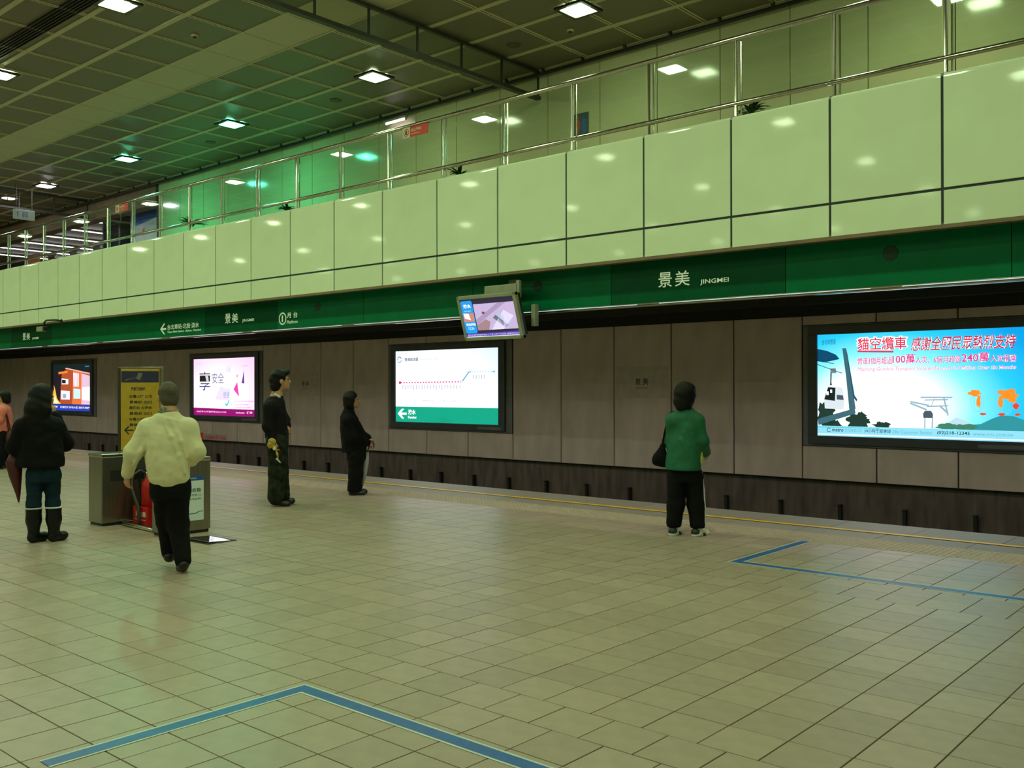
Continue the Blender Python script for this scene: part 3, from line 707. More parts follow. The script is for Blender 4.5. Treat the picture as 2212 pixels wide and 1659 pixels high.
# concourse opening at the left end of the mezzanine
tr2 = struct('trim_2'); MB().box(-46, XE, YB, YB+.35, 6.36, ZC+.3).obj('lintel', M['soffit'], tr2)
cc = struct('ceiling_concourse'); wc = struct('wall_concourse'); wc2 = struct('wall_concourse_side')
MB().box(-46, XE-.1, 12.8, 21, 6.64, 6.75).obj('concourse_ceiling', M['conc'], cc)
MB().box(-46, XE, 20.5, 20.8, ZM, 6.7).obj('wall_face', M['conc'], wc); MB().box(XE-.2, XE, YB+.4, 20.5, ZM, 6.7).obj('wall_face', M['conc'], wc2)
for k in range(6):
    for j in range(2):
        tube_light('white fluorescent tube on the ceiling of the concourse behind the railing', (-28.3-1.9*k, 14.35+j*3.2, 6.56), 3.0, 'y', 7, (1, .92, .97), 'fluorescent tubes in the concourse')
t = thing('concourse_poster', 'blue and white poster in the concourse behind the railing at left', 'poster', (-24.9, 13.0, 4.75))
MB().cbox(-.75, .75, 0, .05, 0, 1.85, .01).obj('board', mat('poster_pale', (.55, .58, .66), .4), t)
poly('blue_area', [(-.72, 1.3), (.72, 1.45), (.72, 1.83), (-.72, 1.83)], -.002, mat('poster_blue', (.05, .12, .55), .4), t)
poly('brown_peak', [(-.5, .03), (.5, .03), (.12, .5), (.05, .85), (-.05, .85), (-.12, .5)], -.003, mat('poster_brown', (.35, .12, .05), .5), t)
poly('red_mark', [(-.06, 1.0), (.0, 1.05), (.08, 1.02), (.03, 1.12), (.07, 1.24), (-.02, 1.22), (-.08, 1.12)], -.003, M['redsign'], t)
t = thing('dark_cabinet', 'dark upright cabinet in the concourse beside the blue poster', 'cabinet', (-27.0, 13.1, ZM))
MB().cbox(-.55, .55, 0, .5, 0, 1.95, .015).obj('body', M['frame'], t); MB().box(-.45, .45, -.006, .0, .8, 1.8).obj('front_pane', mat('cabinet_pane', (.03, .035, .06), .08), t)
t = thing('orange_board', 'orange notice board in the concourse at the far left', 'board', (-35.2, 14.2, ZM))
MB().cbox(-.5, .5, 0, .06, .35, 1.75, .01).obj('board', mat('orange_board', (.65, .25, .02), .5), t)
for sx in (-.4, .4): MB().tube([(sx, .03, 0), (sx, .03, .36)], .02, 8).obj('leg', M['dark_metal'], t)
t = thing('blue_sign', 'small blue hanging sign in the concourse at the far left', 'sign', (-36.95, 13.4, 6.15))
MB().cbox(-.6, .6, 0, .06, 0, .26, .008).obj('panel', mat('blue_sign', (.03, .12, .6), .4), t)
for sx in (-.5, .5): MB().tube([(sx, .03, .26), (sx, .03, .5)], .01, 6).obj('hanger', M['dark_metal'], t)

# ------------------------------------------------------------------ ceiling
ce = struct('ceiling')
MB().box(-46, 8, -17, YB+.3, ZC+.02, ZC+.3).obj('ceiling_core', M['black'], ce)
CX = 1.094; NX = [-13.56+CX*k for k in range(-27, 19)]
YR = [12.40, 11.57, 10.68, 9.80, 8.94, 8.08, 7.15, 6.25, 5.36, 4.47, 3.58, 2.69, 1.80]
cells = []
for i in range(len(YR)-1):
    for k in range(len(NX)-1):
        cx, cy = (NX[k]+NX[k+1])/2, (YR[i]+YR[i+1])/2; d = Vector((cx, cy, ZC-CH)); z = d.dot(FW)
        vis = z > 1 and abs(d.dot(RT)/z) < .58 and d.dot(UP)/z < .45
        cells.append((z if vis else 1e3, NX[k], NX[k+1], YR[i+1], YR[i], i))
cells.sort(); cm = {}; cfar = MB()
for n, (d, x0, x1, y0, y1, i) in enumerate(cells):
    if n < 300 and d < 900:
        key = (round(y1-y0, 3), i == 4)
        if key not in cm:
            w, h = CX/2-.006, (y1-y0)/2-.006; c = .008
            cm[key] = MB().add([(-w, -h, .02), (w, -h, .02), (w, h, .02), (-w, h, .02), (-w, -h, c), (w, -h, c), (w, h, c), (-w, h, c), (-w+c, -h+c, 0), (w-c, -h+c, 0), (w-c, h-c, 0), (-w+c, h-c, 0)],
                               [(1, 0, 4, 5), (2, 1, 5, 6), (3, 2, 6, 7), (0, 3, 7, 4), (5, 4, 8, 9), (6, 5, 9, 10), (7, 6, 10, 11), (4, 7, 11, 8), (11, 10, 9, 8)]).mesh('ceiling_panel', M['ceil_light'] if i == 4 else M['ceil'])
        link('ceiling_panel', cm[key], ce, ((x0+x1)/2, (y0+y1)/2, ZC))
    else: cfar.box(x0+.006, x1-.006, y0+.006, y1-.006, ZC, ZC+.02, 't')
cfar.box(-46, 8, -17, 1.78, ZC, ZC+.02, 't')
tag(cfar.obj('panel_field', M['ceil_far'], ce), kind='stuff')
for yy in YR:
    if abs(yy-8.94) < .01 or abs(yy-8.08) < .01:
        MB().box(-44, 8, yy-.012, yy+.012, ZC-.012, ZC+.01).obj('ceiling_bar', M['ceil_bar'], ce)
    else: MB().cbox(-44, 8, yy-.042, yy+.042, ZC-.016, ZC+.01, .004).obj('ceiling_bar', M['ceil_bar'], ce)
cb = {}
for x in NX[:-1]:
    for a, b in ((8.95, 12.45), (1.8, 8.07)):
        if (a, b) not in cb:
            cb[(a, b)] = MB().box(-.038, -.012, a, b, ZC-.013, ZC+.01).box(.012, .038, a, b, ZC-.013, ZC+.01).mesh('cross_bar', M['ceil_bar'])
        link('cross_bar', cb[(a, b)], ce, (x, 0, 0))
gr = thing('ceiling_grille', 'long dark slotted air grille in the ceiling at upper left', 'grille', (-20, 5.95, ZC-.03))
MB().box(-24, 28, -.13, .13, .018, .035).obj('recess', M['black'], gr)
for k in range(6): MB().box(-24, 28, -.125+k*.05, -.113+k*.05, -.004, .02).obj('blade', M['dark_metal'], gr)

LIT = {}
def lamp_mat(col, s):
    k = (col, s)
    if k not in LIT: LIT[k] = emit('lamp_glow_%d' % len(LIT), col, s)
    return LIT[k]
hous = MB()
for bx_ in ((-.25, .25, -.25, -.19, -.05, -.012), (-.25, .25, .19, .25, -.05, -.012), (-.25, -.19, -.19, .19, -.05, -.012), (.19, .25, -.19, .19, -.05, -.012)): hous.cbox(*bx_, .006)
hmesh = hous.mesh('housing', M['dark_metal'])
dome = MB(); N = 5
pv = [(-.19+.38*i/(N-1), -.19+.38*j/(N-1), -.035-.045*(1-max(abs(2*i/(N-1)-1), abs(2*j/(N-1)-1))**2)) for j in range(N) for i in range(N)]
dome.add(pv, [(j*N+i, (j+1)*N+i, (j+1)*N+i+1, j*N+i+1) for j in range(N-1) for i in range(N-1)])
def downlight(x, y, label, col, s, group):
    t = thing('ceiling_downlight', label, 'ceiling light', (x, y, ZC), group=group)
    link('housing', hmesh, t); link('diffuser', dome.mesh('diffuser', lamp_mat(col, s), True), t)
GR = 'square downlights in the ceiling'
GCOL = (.10, 1.0, .52)
names = ['square white downlight in the ceiling at top right', 'square white downlight in the ceiling at top centre', 'green glowing square downlight in the ceiling, nearer of two',
         'green glowing square downlight in the ceiling, farther of two', 'white downlight in the ceiling just beyond the green glowing ones', 'white downlight in the ceiling above the exit sign']
for k in range(6):
    downlight(-8.09-4.40*k, 10.70, names[k], GCOL if k in (2, 3) else (LCOL if k < 2 else (.95, .92, 1)), LAMP*(1.9 if k in (2, 3) else .8), GR)
downlight(-3.7, 10.70, 'square downlight in the ceiling above the right end of the railing, out of view', LCOL, LAMP, GR)
downlight(.7, 10.70, 'square downlight in the ceiling above the right end of the railing, out of view', LCOL, LAMP, GR)
for k in range(9):
    lab = {3: 'square white downlight cut by the top edge beside the air grille', 4: 'square white downlight cut by the left edge beside the air grille'}.get(k, 'square downlight above the middle of the platform, out of view')
    downlight(.35-4.38*k, 6.38 if k != 3 else 6.30, lab, LCOL, LAMP*1.75, GR)
    downlight(.35-4.38*k, 1.9, 'square downlight above the near side of the platform, out of view', LCOL, LAMP*1.15, GR)
    for yy in (-2.5, -6.9, -11.3): downlight(.35-4.38*k, yy, 'square downlight above the near side of the platform, out of view', LCOL, LAMP*1.15, GR)
disc = MB().lathe([(.11, 0), (.11, -.012), (.085, -.02), (.02, -.014)], n=20).mesh('ceiling_speaker', mat('vent_disc', (.10, .09, .05), .6))
for (x, y), lab in zip(((-14.1, 11.14), (-9.74, 11.2), (-18.57, 11.24), (-23.03, 11.35)), ('round dark vent in the ceiling right of the green lamp', 'round dark vent in the ceiling beside the top right lamp', 'round dark vent in the ceiling between the two green lamps', 'round dark vent in the ceiling left of the farther green lamp')):
    tag(link('ceiling_vent', disc, None, (x, y, ZC)), lab, 'vent', 'round vents in the ceiling')
for (x, y), lab in zip(((-13.1, 7.66), (-8.68, 11.28)), ('small smoke detector in the ceiling at upper left', 'small smoke detector in the ceiling below the top right lamp')):
    t = thing('smoke_detector', lab, 'detector', (x, y, ZC), group='smoke detectors')
    MB().lathe([(.06, 0), (.06, -.015), (.04, -.03)], n=16).obj('base', M['ceil_bar'], t, True); MB().lathe([(.03, -.03), (.03, -.05), (.02, -.055)], n=12).obj('sensor', M['dark_metal'], t, True)

def barrier(label, x, y0, y1, zb, step):
    t = thing('smoke_barrier', label, 'smoke barrier', (x, y0, zb), group='glass smoke barriers under the ceiling')
    L, H = y1-y0, ZC-.016-zb
    MB().cbox(-.05, .05, 0, L, -.03, .03, .006).obj('bottom_rail', M['dark_metal'], t); MB().cbox(-.03, .03, 0, L, H-.05, H, .006).obj('top_rail', M['dark_metal'], t)
    n = int(L/step)
    for k in range(n+1):
        yy = L-.02-k*step; MB().box(-.014, .014, yy-.014, yy+.014, .03, H-.05).obj('upright', M['dark_metal'], t)
        if k < n: MB().box(-.004, .004, yy-step+.014, yy-.014, .03, H-.05).obj('pane', M['glass2'], t)
barrier('glass smoke barrier with dark rails hanging from the ceiling at top centre', -10.2, 3.0, 12.38, 6.45, .93)
barrier('glass smoke barrier with dark rails hanging from the ceiling at the far left', -26.9, 3.0, 12.38, 6.42, .93)
t = thing('exit_sign', 'pale green lit exit sign hanging from the ceiling at far left', 'sign', (-26.1, 10.05, 6.0), math.pi/2)
MB().cbox(0, .52, -.05, .05, 0, .25, .008).obj('box', emit('exit_face', (.16, .22, .14), .55), t)
poly('arrow', [(.07, .06), (.10, .06), (.10, .15), (.13, .15), (.085, .20), (.04, .15), (.07, .15)], -.052, M['ink'], t)
poly('door', [(.20, .05), (.26, .05), (.26, .20), (.20, .20)], -.052, M['ink'], t); poly('door', [(.28, .05), (.34, .05), (.34, .20), (.28, .20)], -.052, M['ink'], t)
for sx in (.06, .46): MB().tube([(sx, 0, .25), (sx, 0, ZC-6.02)], .012, 6).obj('hanger', M['dark_metal'], t)

# rest of the hall behind the camera
en = struct('wall_rear')
MB().box(-46, 8, -17.3, -17, -1.3, ZC+.3).box(8, 8.3, -17, 21, -1.3, ZC+.3).box(-46.3, -46, -17, 21, -1.3, ZC+.3).obj('wall_shell', M['upwall'], en)

# fluorescent strips in open channels behind the green band, and added glowing strips that imitate a bright line along its trim
for k in range(14):
    lp = thing('strip_lamp', 'fluorescent strip in a channel behind the green band, out of view', 'lamp', (1.0-3.0*k, 10.56, 2.86), group='strips behind the green band')
    MB().cbox(-1.3, 1.3, -.07, .07, .03, .05, .004).cbox(-1.3, 1.3, -.07, -.062, -.035, .04, .002).cbox(-1.3, 1.3, .062, .07, -.035, .04, .002).obj('channel', M['grey_plastic'], lp)
    MB().tube([(-1.25, 0, 0), (1.25, 0, 0)], .013, 8).obj('tube', lamp_mat((1, .84, .84), 46.0), lp, True)
    for sx in (-1, 1): MB().cbox(sx*1.26-.012, sx*1.26+.012, -.02, .02, -.016, .032, .003).obj('holder', M['grey_plastic'], lp)
    MB().cbox(1.0-3.0*k-1.47, 1.0-3.0*k+1.2, YF-.037, YF-.030, 2.608, 2.617, .001).obj('trim_glow_strip', lamp_mat((.55, .72, .72), 1.0), fas)  # emission stands in for the bright line on the steel trim

# ------------------------------------------------------------------ hanging television and small bracket
t = thing('hanging_television', 'grey framed television hanging in front of the green band', 'television', (-8.92, 9.98, 3.10))
MB().cbox(-.30, .32, -.03, .02, -.24, -.10, .006).cbox(.30, .36, -.03, .02, -.30, -.06, .006).obj('mount_bar', M['grey_plastic'], t)
MB().cbox(-.05, .05, .0, .32, -.22, -.14, .006).cbox(-.1, .1, .27, .29, -.3, 0, .004).obj('mount_arm', M['grey_plastic'], t)
MB().cbox(.50, .57, .06, .14, -.70, -.40, .006).obj('side_box', M['grey_plastic'], t)
tilt = math.radians(17); ct, st = math.cos(tilt), math.sin(tilt); TY, TZ = -.20, -.555
def tvx(p):        # tilt about x, top towards the viewer
    x, yv, z = p; return (x, TY+yv*ct-z*st, TZ+z*ct+yv*st)
def tvobj(b, name, mt):
    b.v = [tvx(p) for p in b.v]; return b.obj(name, mt, t)
fw, fh = .555, .325
q = MB()
for bx_ in ((-fw, fw, -.06, .0, fh-.05, fh), (-fw, fw, -.06, .0, -fh, -fh+.05), (-fw, -fw+.045, -.06, .0, -fh, fh), (fw-.06, fw, -.06, .0, -fh, fh)): q.cbox(*bx_, .008)
tvobj(q, 'frame', M['grey_plastic']); tvobj(MB().cbox(-fw+.02, fw-.02, .0, .07, -fh+.03, fh-.03, .01), 'back_shell', M['dark_metal'])
s = tvobj(MB().box(-fw+.04, fw-.055, -.04, -.03, -fh+.045, fh-.045), 'screen', es('tvdark', (.03, .02, .06), .7))
sx0, sx1, sz0, sz1 = -fw+.045, fw-.06, -fh+.05, fh-.05
def tq_(u, v): return (sx0+u*(sx1-sx0), sz0+v*(sz1-sz0))
def tp(name, pts, mt, l): return poly(name, [tq_(*p) for p in pts], -.041-l*.0006, mt, s, tvx)
def ttv(body, r, mt, l, b=0.02): return text('lettering', body, (*[tq_(u, 0)[0] for u in r[:2]], *[tq_(0, v)[1] for v in r[2:]]), -.041-l*.0006, mt, s, b, 0, tvx)
tp('side_panel', [(.02, .10), (.20, .10), (.22, .13), (.22, .93), (.20, .96), (.02, .96), (.0, .93), (.0, .13)], es('tvblue', (.01, .35, .90), 1.0), 1)
ttv('淡水', (.04, .19, .77, .87), WHITE, 2, .03); ttv('Danshui', (.05, .17, .68, .71), CYL, 2); ttv('現在時刻', (.03, .21, .30, .37), WHITE, 2); ttv('12:26', (.06, .17, .20, .27), CYL, 2)
tp('picture', [(.01, .41), (.21, .41), (.21, .64), (.01, .64)], es('tvp1', (.75, .30, .18), .9), 2); tp('picture', [(.03, .50), (.14, .45), (.12, .62), (.02, .64)], HW, 3)
VID = es('tvvid', (.62, .48, .75), 1.0)
tp('video', [(.235, .17), (.99, .17), (.99, .86), (.235, .86)], VID, 1)
for q_, mt in (([(.235, .30), (.50, .55), (.85, .86), (.70, .86), (.235, .45)], es('tvv2', (.48, .36, .58), .9)), ([(.50, .17), (.60, .36), (.78, .66), (.95, .50), (.72, .17)], es('tvv3', (.75, .68, .95), 1.1)), ([(.235, .17), (.45, .17), (.50, .38), (.42, .45), (.235, .30)], es('tvv4', (.45, .27, .30), .9)), ([(.56, .48), (.62, .55), (.82, .27), (.75, .22)], es('tvv5', (.16, .20, .24), .9)), ([(.62, .55), (.68, .60), (.90, .36), (.82, .27)], es('tvv6', (.50, .58, .78), 1)), (circ(.40, .62, .03, .035, 12), es('tvv7', (.35, .07, .08), .8))):
    tp('video_shape', q_, mt, 2)
tp('ticker', [(0, .0), (1, .0), (1, .11), (0, .09)], es('tvtick', (.10, .06, .55), .8), 3); ttv('請勿在車門關閉時強行上下車 以免發生危險 感謝您的合作', (.02, .99, .03, .075), es('tvtxt', (.65, .6, .95), 1.0), 4, .01)
tp('ticker_line', [(.0, .0), (1, .0), (1, .015), (0, .015)], HW, 4)

t = thing('platform_camera', 'small camera on a bent pipe bracket at the left of the parapet', 'camera', (-22.95, YP, 3.15))
MB().tube([(0, -.005, 0), (0, -.10, .02), (-.10, -.12, .03), (-.55, -.13, .04), (-.66, -.13, .0), (-.68, -.13, -.12)], .022, 8).obj('pipe', M['dark_metal'], t, True)
MB().lathe([(.05, 0), (.05, .012)], n=12, axis='y').obj('wall_plate', M['dark_metal'], t)
MB().cbox(-.98, -.66, -.19, -.07, -.22, -.10, .01).obj('body', M['grey_plastic'], t); MB().cbox(-.66, -.60, -.17, -.09, -.20, -.12, .008).obj('lens_hood', M['black_metal'], t)

# ------------------------------------------------------------------ waste bins, extinguisher, notice, hatch, board
def bin_(name, label, x0, x1, y0, y1, h):
    t = thing(name, label, 'bin', ((x0+x1)/2, (y0+y1)/2, 0), group='steel bins on the platform'); w, d = (x1-x0)/2, (y1-y0)/2
    MB().cbox(-w+.015, w-.015, -d+.015, d-.015, 0, .04, .004).obj('plinth', M['black_metal'], t)
    MB().cbox(-w, w, -d, d, .03, h-.03, .012).obj('body', M['brushed'], t); MB().cbox(-w-.004, w+.004, -d-.004, d+.004, h-.035, h, .008).obj('lid', M['steel'], t)
    return t, w, d
b1, w, d = bin_('steel_bin', 'tall brushed steel bin standing left of the red extinguisher', -10.75, -10.43, 4.95, 5.55, .81)
MB().cbox(w-.002, w+.004, -.2, .2, .5, .62, .002).obj('slot', M['black'], b1)
b2, w, d = bin_('paper_bin', 'brushed steel paper recycling bin with a white notice on its side', -9.44, -9.19, 5.02, 5.56, .81)
nt_ = thing('paper_notice', 'white notice with a navy header stuck on the steel recycling bin', 'notice', (-9.185+.004, 5.02, .14), math.pi/2)
MB().box(.12, .45, -.002, .0, 0, .48).obj('sheet', M['white_paper'], nt_); poly('header', [(.12, .425), (.45, .425), (.45, .48), (.12, .48)], -.003, M['navy'], nt_)
text('lettering', '公告', (.18, .26, .438, .468), -.004, M['white_paper'], nt_, .01); text('lettering', 'Notice', (.27, .36, .44, .462), -.004, M['white_paper'], nt_)
text('lettering', '紙類回收箱', (.155, .415, .30, .345), -.003, M['ink'], nt_, .012); text('lettering', '(一般垃圾勿投入)', (.15, .42, .255, .285), -.003, M['ink'], nt_, .004); text('lettering', 'Paper Recycling Bin', (.145, .42, .215, .24), -.003, M['ink'], nt_, .01)
poly('rule', [(.13, .07), (.36, .07), (.40, .09), (.44, .09), (.44, .097), (.395, .097), (.355, .078), (.13, .078)], -.003, M['navy'], nt_)
text('lettering', 'metro', (.14, .21, .03, .045), -.003, M['navy'], nt_)
fe = thing('fire_extinguisher', 'red fire extinguisher standing between the two steel bins', 'fire extinguisher', (-10.19, 5.375, .02))
MB().lathe([(.0, .04), (.065, .04), (.075, .055), (.075, .40), (.065, .46), (.035, .50), (.025, .53)], n=20).obj('cylinder', M['red'], fe, True)
MB().lathe([(.02, .52), (.028, .535), (.028, .565), (.016, .58)], n=12).obj('valve', M['steel'], fe, True); MB().cbox(-.012, .10, -.012, .012, .575, .592, .003).cbox(-.012, .10, -.012, .012, .61, .625, .003).cbox(-.03, .0, -.012, .012, .56, .625, .003).obj('handle', M['black_metal'], fe)
MB().tube([(-.02, 0, .56), (-.10, -.02, .58), (-.15, -.03, .50), (-.13, -.03, .35), (-.10, -.04, .22), (-.085, -.04, .15)], .013, 8).obj('hose', M['black_metal'], fe, True)
fb = thing('extinguisher_stand', 'red box stand with white lettering below the fire extinguisher', 'stand', (-10.12, 5.265, 0), -.02)
MB().cbox(-.17, .17, -.02, .0, .02, .22, .004).cbox(-.17, -.15, 0, .22, .02, .20, .004).cbox(.15, .17, 0, .22, .02, .20, .004).cbox(-.17, .17, .20, .22, .02, .20, .004).cbox(-.17, .17, 0, .2, .005, .02, .004).obj('box', M['red'], fb)
text('lettering', '滅火器', (-.11, .13, .11, .17), -.022, M['letter'], fb, .02); text('lettering', 'Fire Extinguisher', (-.12, .13, .065, .085), -.022, M['letter'], fb, .01)
gr_ = thing('guard_rail', 'bent steel tube guard around the foot of the extinguisher stand', 'guard rail', (-10.0, 5.0, 0))
pts = [(-.37, .50, .025), (-.38, .25, .025), (-.37, .18, .025), (-.31, .15, .025), (.0, .135, .025), (.30, .12, .025), (.42, .12, .025), (.50, .14, .025)]
MB().tube(pts, .024, 10).obj('tube', M['steel'], gr_, True)
MB().tube([(-.36, .45, .60), (-.36, .36, .60), (-.35, .28, .56), (-.33, .25, .48), (-.29, .235, .40), (-.12, .22, .22), (-.08, .21, .05), (-.08, .21, .03)], .02, 10).obj('bent_tube', M['dark_metal'], gr_, True)
bk = thing('bin_divider', 'low steel panel behind the extinguisher between the bins', 'panel', (-10.03, 5.55, 0))
MB().cbox(-.39, .58, -.015, .015, .02, .62, .005).obj('sheet', M['brushed'], bk); MB().cbox(-.39, .58, -.03, .02, .62, .75, .006).obj('dark_top', mat('navy_box', (.02, .04, .07), .5), bk)
ht = thing('floor_hatch', 'polished steel floor hatch reflecting the poster beside the recycling bin', 'hatch', (-8.67, 5.22, 0), .05)
MB().cbox(-.24, .24, -.17, .17, .0012, .006, .001).obj('frame', M['dark_metal'], ht); hp_ = MB().cbox(-.21, .21, -.14, .14, .005, .009, .001).obj('plate', M['mirror'], ht); 
_p = Vector((-8.67, 5.22, .01)); _n = ((Vector((0, 0, CH))-_p).normalized()+(Vector((-22.8, 14.0, 1.75))-_p).normalized()).normalized()
_n = Matrix.Rotation(-.05, 3, 'Z') @ _n; hp_.rotation_euler = Vector((0, 0, 1)).rotation_difference(_n).to_euler(); hp_.location.z = .006
yb = thing('information_board', 'yellow information board on a metal stand behind the walking man', 'board', (-17.46, 9.05, 0), math.atan2(.76, .70))
bw = .36
MB().cbox(-bw, bw, -.02, .02, .35, 1.92, .006).obj('panel', M['yellowboard'], yb)
poly('header', [(-bw+.01, 1.66), (bw-.01, 1.66), (bw-.01, 1.88), (-bw+.01, 1.88)], -.022, mat('board_header', (.03, .03, .08), .3), yb)
poly('header_image', [(-.30, 1.68), (-.10, 1.75), (.0, 1.70), (.05, 1.84), (-.03, 1.85), (-.06, 1.76), (-.26, 1.72)], -.023, mat('board_pic', (.22, .16, .14), .4), yb)
text('lettering', '捷運路線資訊', (-.17, .10, 1.50, 1.57), -.022, M['ink'], yb, .02)
for r_ in range(6): text('lettering', random.choice(['景美站 出口', '台電大樓 公館', '萬隆站 大坪林', '新店線 古亭']), (-.20, .22, 1.36-r_*.11, 1.42-r_*.11), -.022, M['ink'], yb, .02)
poly('arrow', [(-.30, .74), (-.22, .82), (-.20, .80), (-.25, .75), (-.12, .75), (-.12, .72), (-.25, .72), (-.20, .67), (-.22, .65)], -.022, M['ink'], yb); text('lettering', '出口', (-.1, .1, .66, .80), -.022, M['ink'], yb, .02)
for sx in (-bw-.03, bw+.06): MB().cbox(sx-.025, sx+.025, -.025, .025, .03, 1.95, .006).obj('post', M['steel'] if sx > 0 else M['dark_metal'], yb)
MB().cbox(-bw-.06, bw+.09, -.22, .22, 0, .03, .006).obj('base', M['dark_metal'], yb); MB().cbox(-bw-.05, bw+.085, -.025, .025, 1.93, 1.96, .004).obj('top_rail', M['steel'], yb)
# ------------------------------------------------------------------ people: smooth surfaces grown from distance fields
class Field:
    def __init__(s, h): s.h = h; s.ops = []
    def _add(s, fn, lo, hi, k, mode): s.ops.append((fn, np.array(lo, float), np.array(hi, float), k, mode)); return s
    def cap(s, a, b, ra, rb, k=.03, mode=1, sq=None):
        a, b = np.array(a, float), np.array(b, float); ab = b-a; L = max(float(ab@ab), 1e-9); r = max(ra, rb)*1.05
        def fn(X, Y, Z):
            px, py, pz = X-a[0], Y-a[1], Z-a[2]
            t = np.clip((px*ab[0]+py*ab[1]+pz*ab[2])/L, 0, 1)
            return np.sqrt((px-t*ab[0])**2+(py-t*ab[1])**2+(pz-t*ab[2])**2)-(ra+(rb-ra)*t)
        return s._add(fn, np.minimum(a, b)-r, np.maximum(a, b)+r, k, mode)
    def chain(s, pts, rs, k=.03):
        for i in range(len(pts)-1): s.cap(pts[i], pts[i+1], rs[i], rs[i+1], k)
        return s
    def ell(s, c, r, R=None, k=.03, mode=1):
        c, r = np.array(c, float), np.array(r, float); R = np.eye(3) if R is None else np.array(R, float); m = r.max()*1.05
        def fn(X, Y, Z):
            p = (X-c[0], Y-c[1], Z-c[2]); q = [R[i, 0]*p[0]+R[i, 1]*p[1]+R[i, 2]*p[2] for i in range(3)]
            k0 = np.sqrt(sum((q[i]/r[i])**2 for i in range(3))); k1 = np.sqrt(sum((q[i]/r[i]**2)**2 for i in range(3)))
            return k0*(k0-1)/np.maximum(k1, 1e-6)
        return s._add(fn, c-m, c+m, k, mode)
    def loft(s, rows_, f, k=.03, mode=1, wr=0.0, seed=0):
        A = np.array(sorted(rows_), float); zs, cx, cy, rx, ry = A.T; fx, fy = f; m = max(rx.max(), ry.max())*1.1
        def fn(X, Y, Z):
            z = np.clip(Z, zs[0], zs[-1]); ip = lambda q: np.interp(z, zs, q)
            px, py = X-ip(cx), Y-ip(cy); u = px*fy-py*fx; v = px*fx+py*fy; a, b = ip(rx), ip(ry)
            d = ((np.abs(u)/a)**2.3+(np.abs(v)/b)**2.3)**(1/2.3)
            d = (d-1)*np.minimum(a, b)
            if wr: d = d+wr*(np.sin(Z*16+u*26+seed)*np.sin(Z*9-u*17+v*11+seed*2)*1.5+.5*np.sin(Z*30-u*34+v*26+seed))
            return np.maximum(d, np.maximum(Z-zs[-1], zs[0]-Z))
        lo = (min((cx-m)), min((cy-m)), zs[0]-.01); hi = (max(cx+m), max(cy+m), zs[-1]+.01)
        return s._add(fn, lo, hi, k, mode)
    def mesh(s, name, material, wr=0.0, seed=0, crease=0.0):
        h = s.h; pad = .035
        lo = np.min([o[1] for o in s.ops if o[4] > 0], 0)-pad; hi = np.max([o[2] for o in s.ops if o[4] > 0], 0)+pad
        n = np.ceil((hi-lo)/h).astype(int)+1
        ax = [lo[i]+h*np.arange(n[i]) for i in range(3)]
        F = np.full(n, .08, np.float32)
        for fn, l, u, k, mode in s.ops:
            e = k+2*h
            sl = [slice(max(0, int((l[i]-e-lo[i])/h)), min(n[i], int((u[i]+e-lo[i])/h)+2)) for i in range(3)]
            if any(q.stop <= q.start for q in sl): continue
            X, Y, Z = ax[0][sl[0]][:, None, None], ax[1][sl[1]][None, :, None], ax[2][sl[2]][None, None, :]
            d = fn(X, Y, Z).astype(np.float32); a = F[tuple(sl)]
            d = np.broadcast_to(d, a.shape)
            if mode > 0:
                hh = np.clip(.5+.5*(a-d)/k, 0, 1); F[tuple(sl)] = a*(1-hh)+d*hh-k*hh*(1-hh)
            else: F[tuple(sl)] = np.maximum(a, -d)
        if wr:
            X, Y, Z = ax[0][:, None, None], ax[1][None, :, None], ax[2][None, None, :]
            F += (wr*(np.sin(Z*34+X*19+seed)*np.sin(Z*11-X*27+Y*23+seed*2)+.5*np.sin(Z*70+X*31+Y*28+seed))).astype(np.float32)
        if crease:
            X, Y, Z = ax[0][:, None, None], ax[1][None, :, None], ax[2][None, None, :]
            wp = 1.2*np.sin(6*X+5*Z+seed)+.9*np.sin(8*Y-7*Z+seed*2)+.7*np.sin(4*X-9*Y+3*Z)
            for a_, b_, c_, fq, ph in ((1.0, .3, .75, 17, .3), (-.9, .25, .8, 15, 1.9), (.25, .5, 1.0, 24, 4.1)):
                tt_ = np.sin(fq*(a_*X+b_*Y+c_*Z)+ph+seed+wp); mk_ = np.clip(.5+.9*np.sin(5*X+6*Y-4*Z+ph*3+seed), 0, 1)
                F += (crease*mk_*(np.exp(-(tt_*tt_)/.10)-.35)).astype(np.float32)
        v, f = nets(F, lo, h)
        me = bpy.data.meshes.new(name); me.from_pydata(v.tolist(), [], f.tolist()); me.update(); me.materials.append(material)
        me.polygons.foreach_set('use_smooth', np.ones(len(me.polygons), bool)); return me
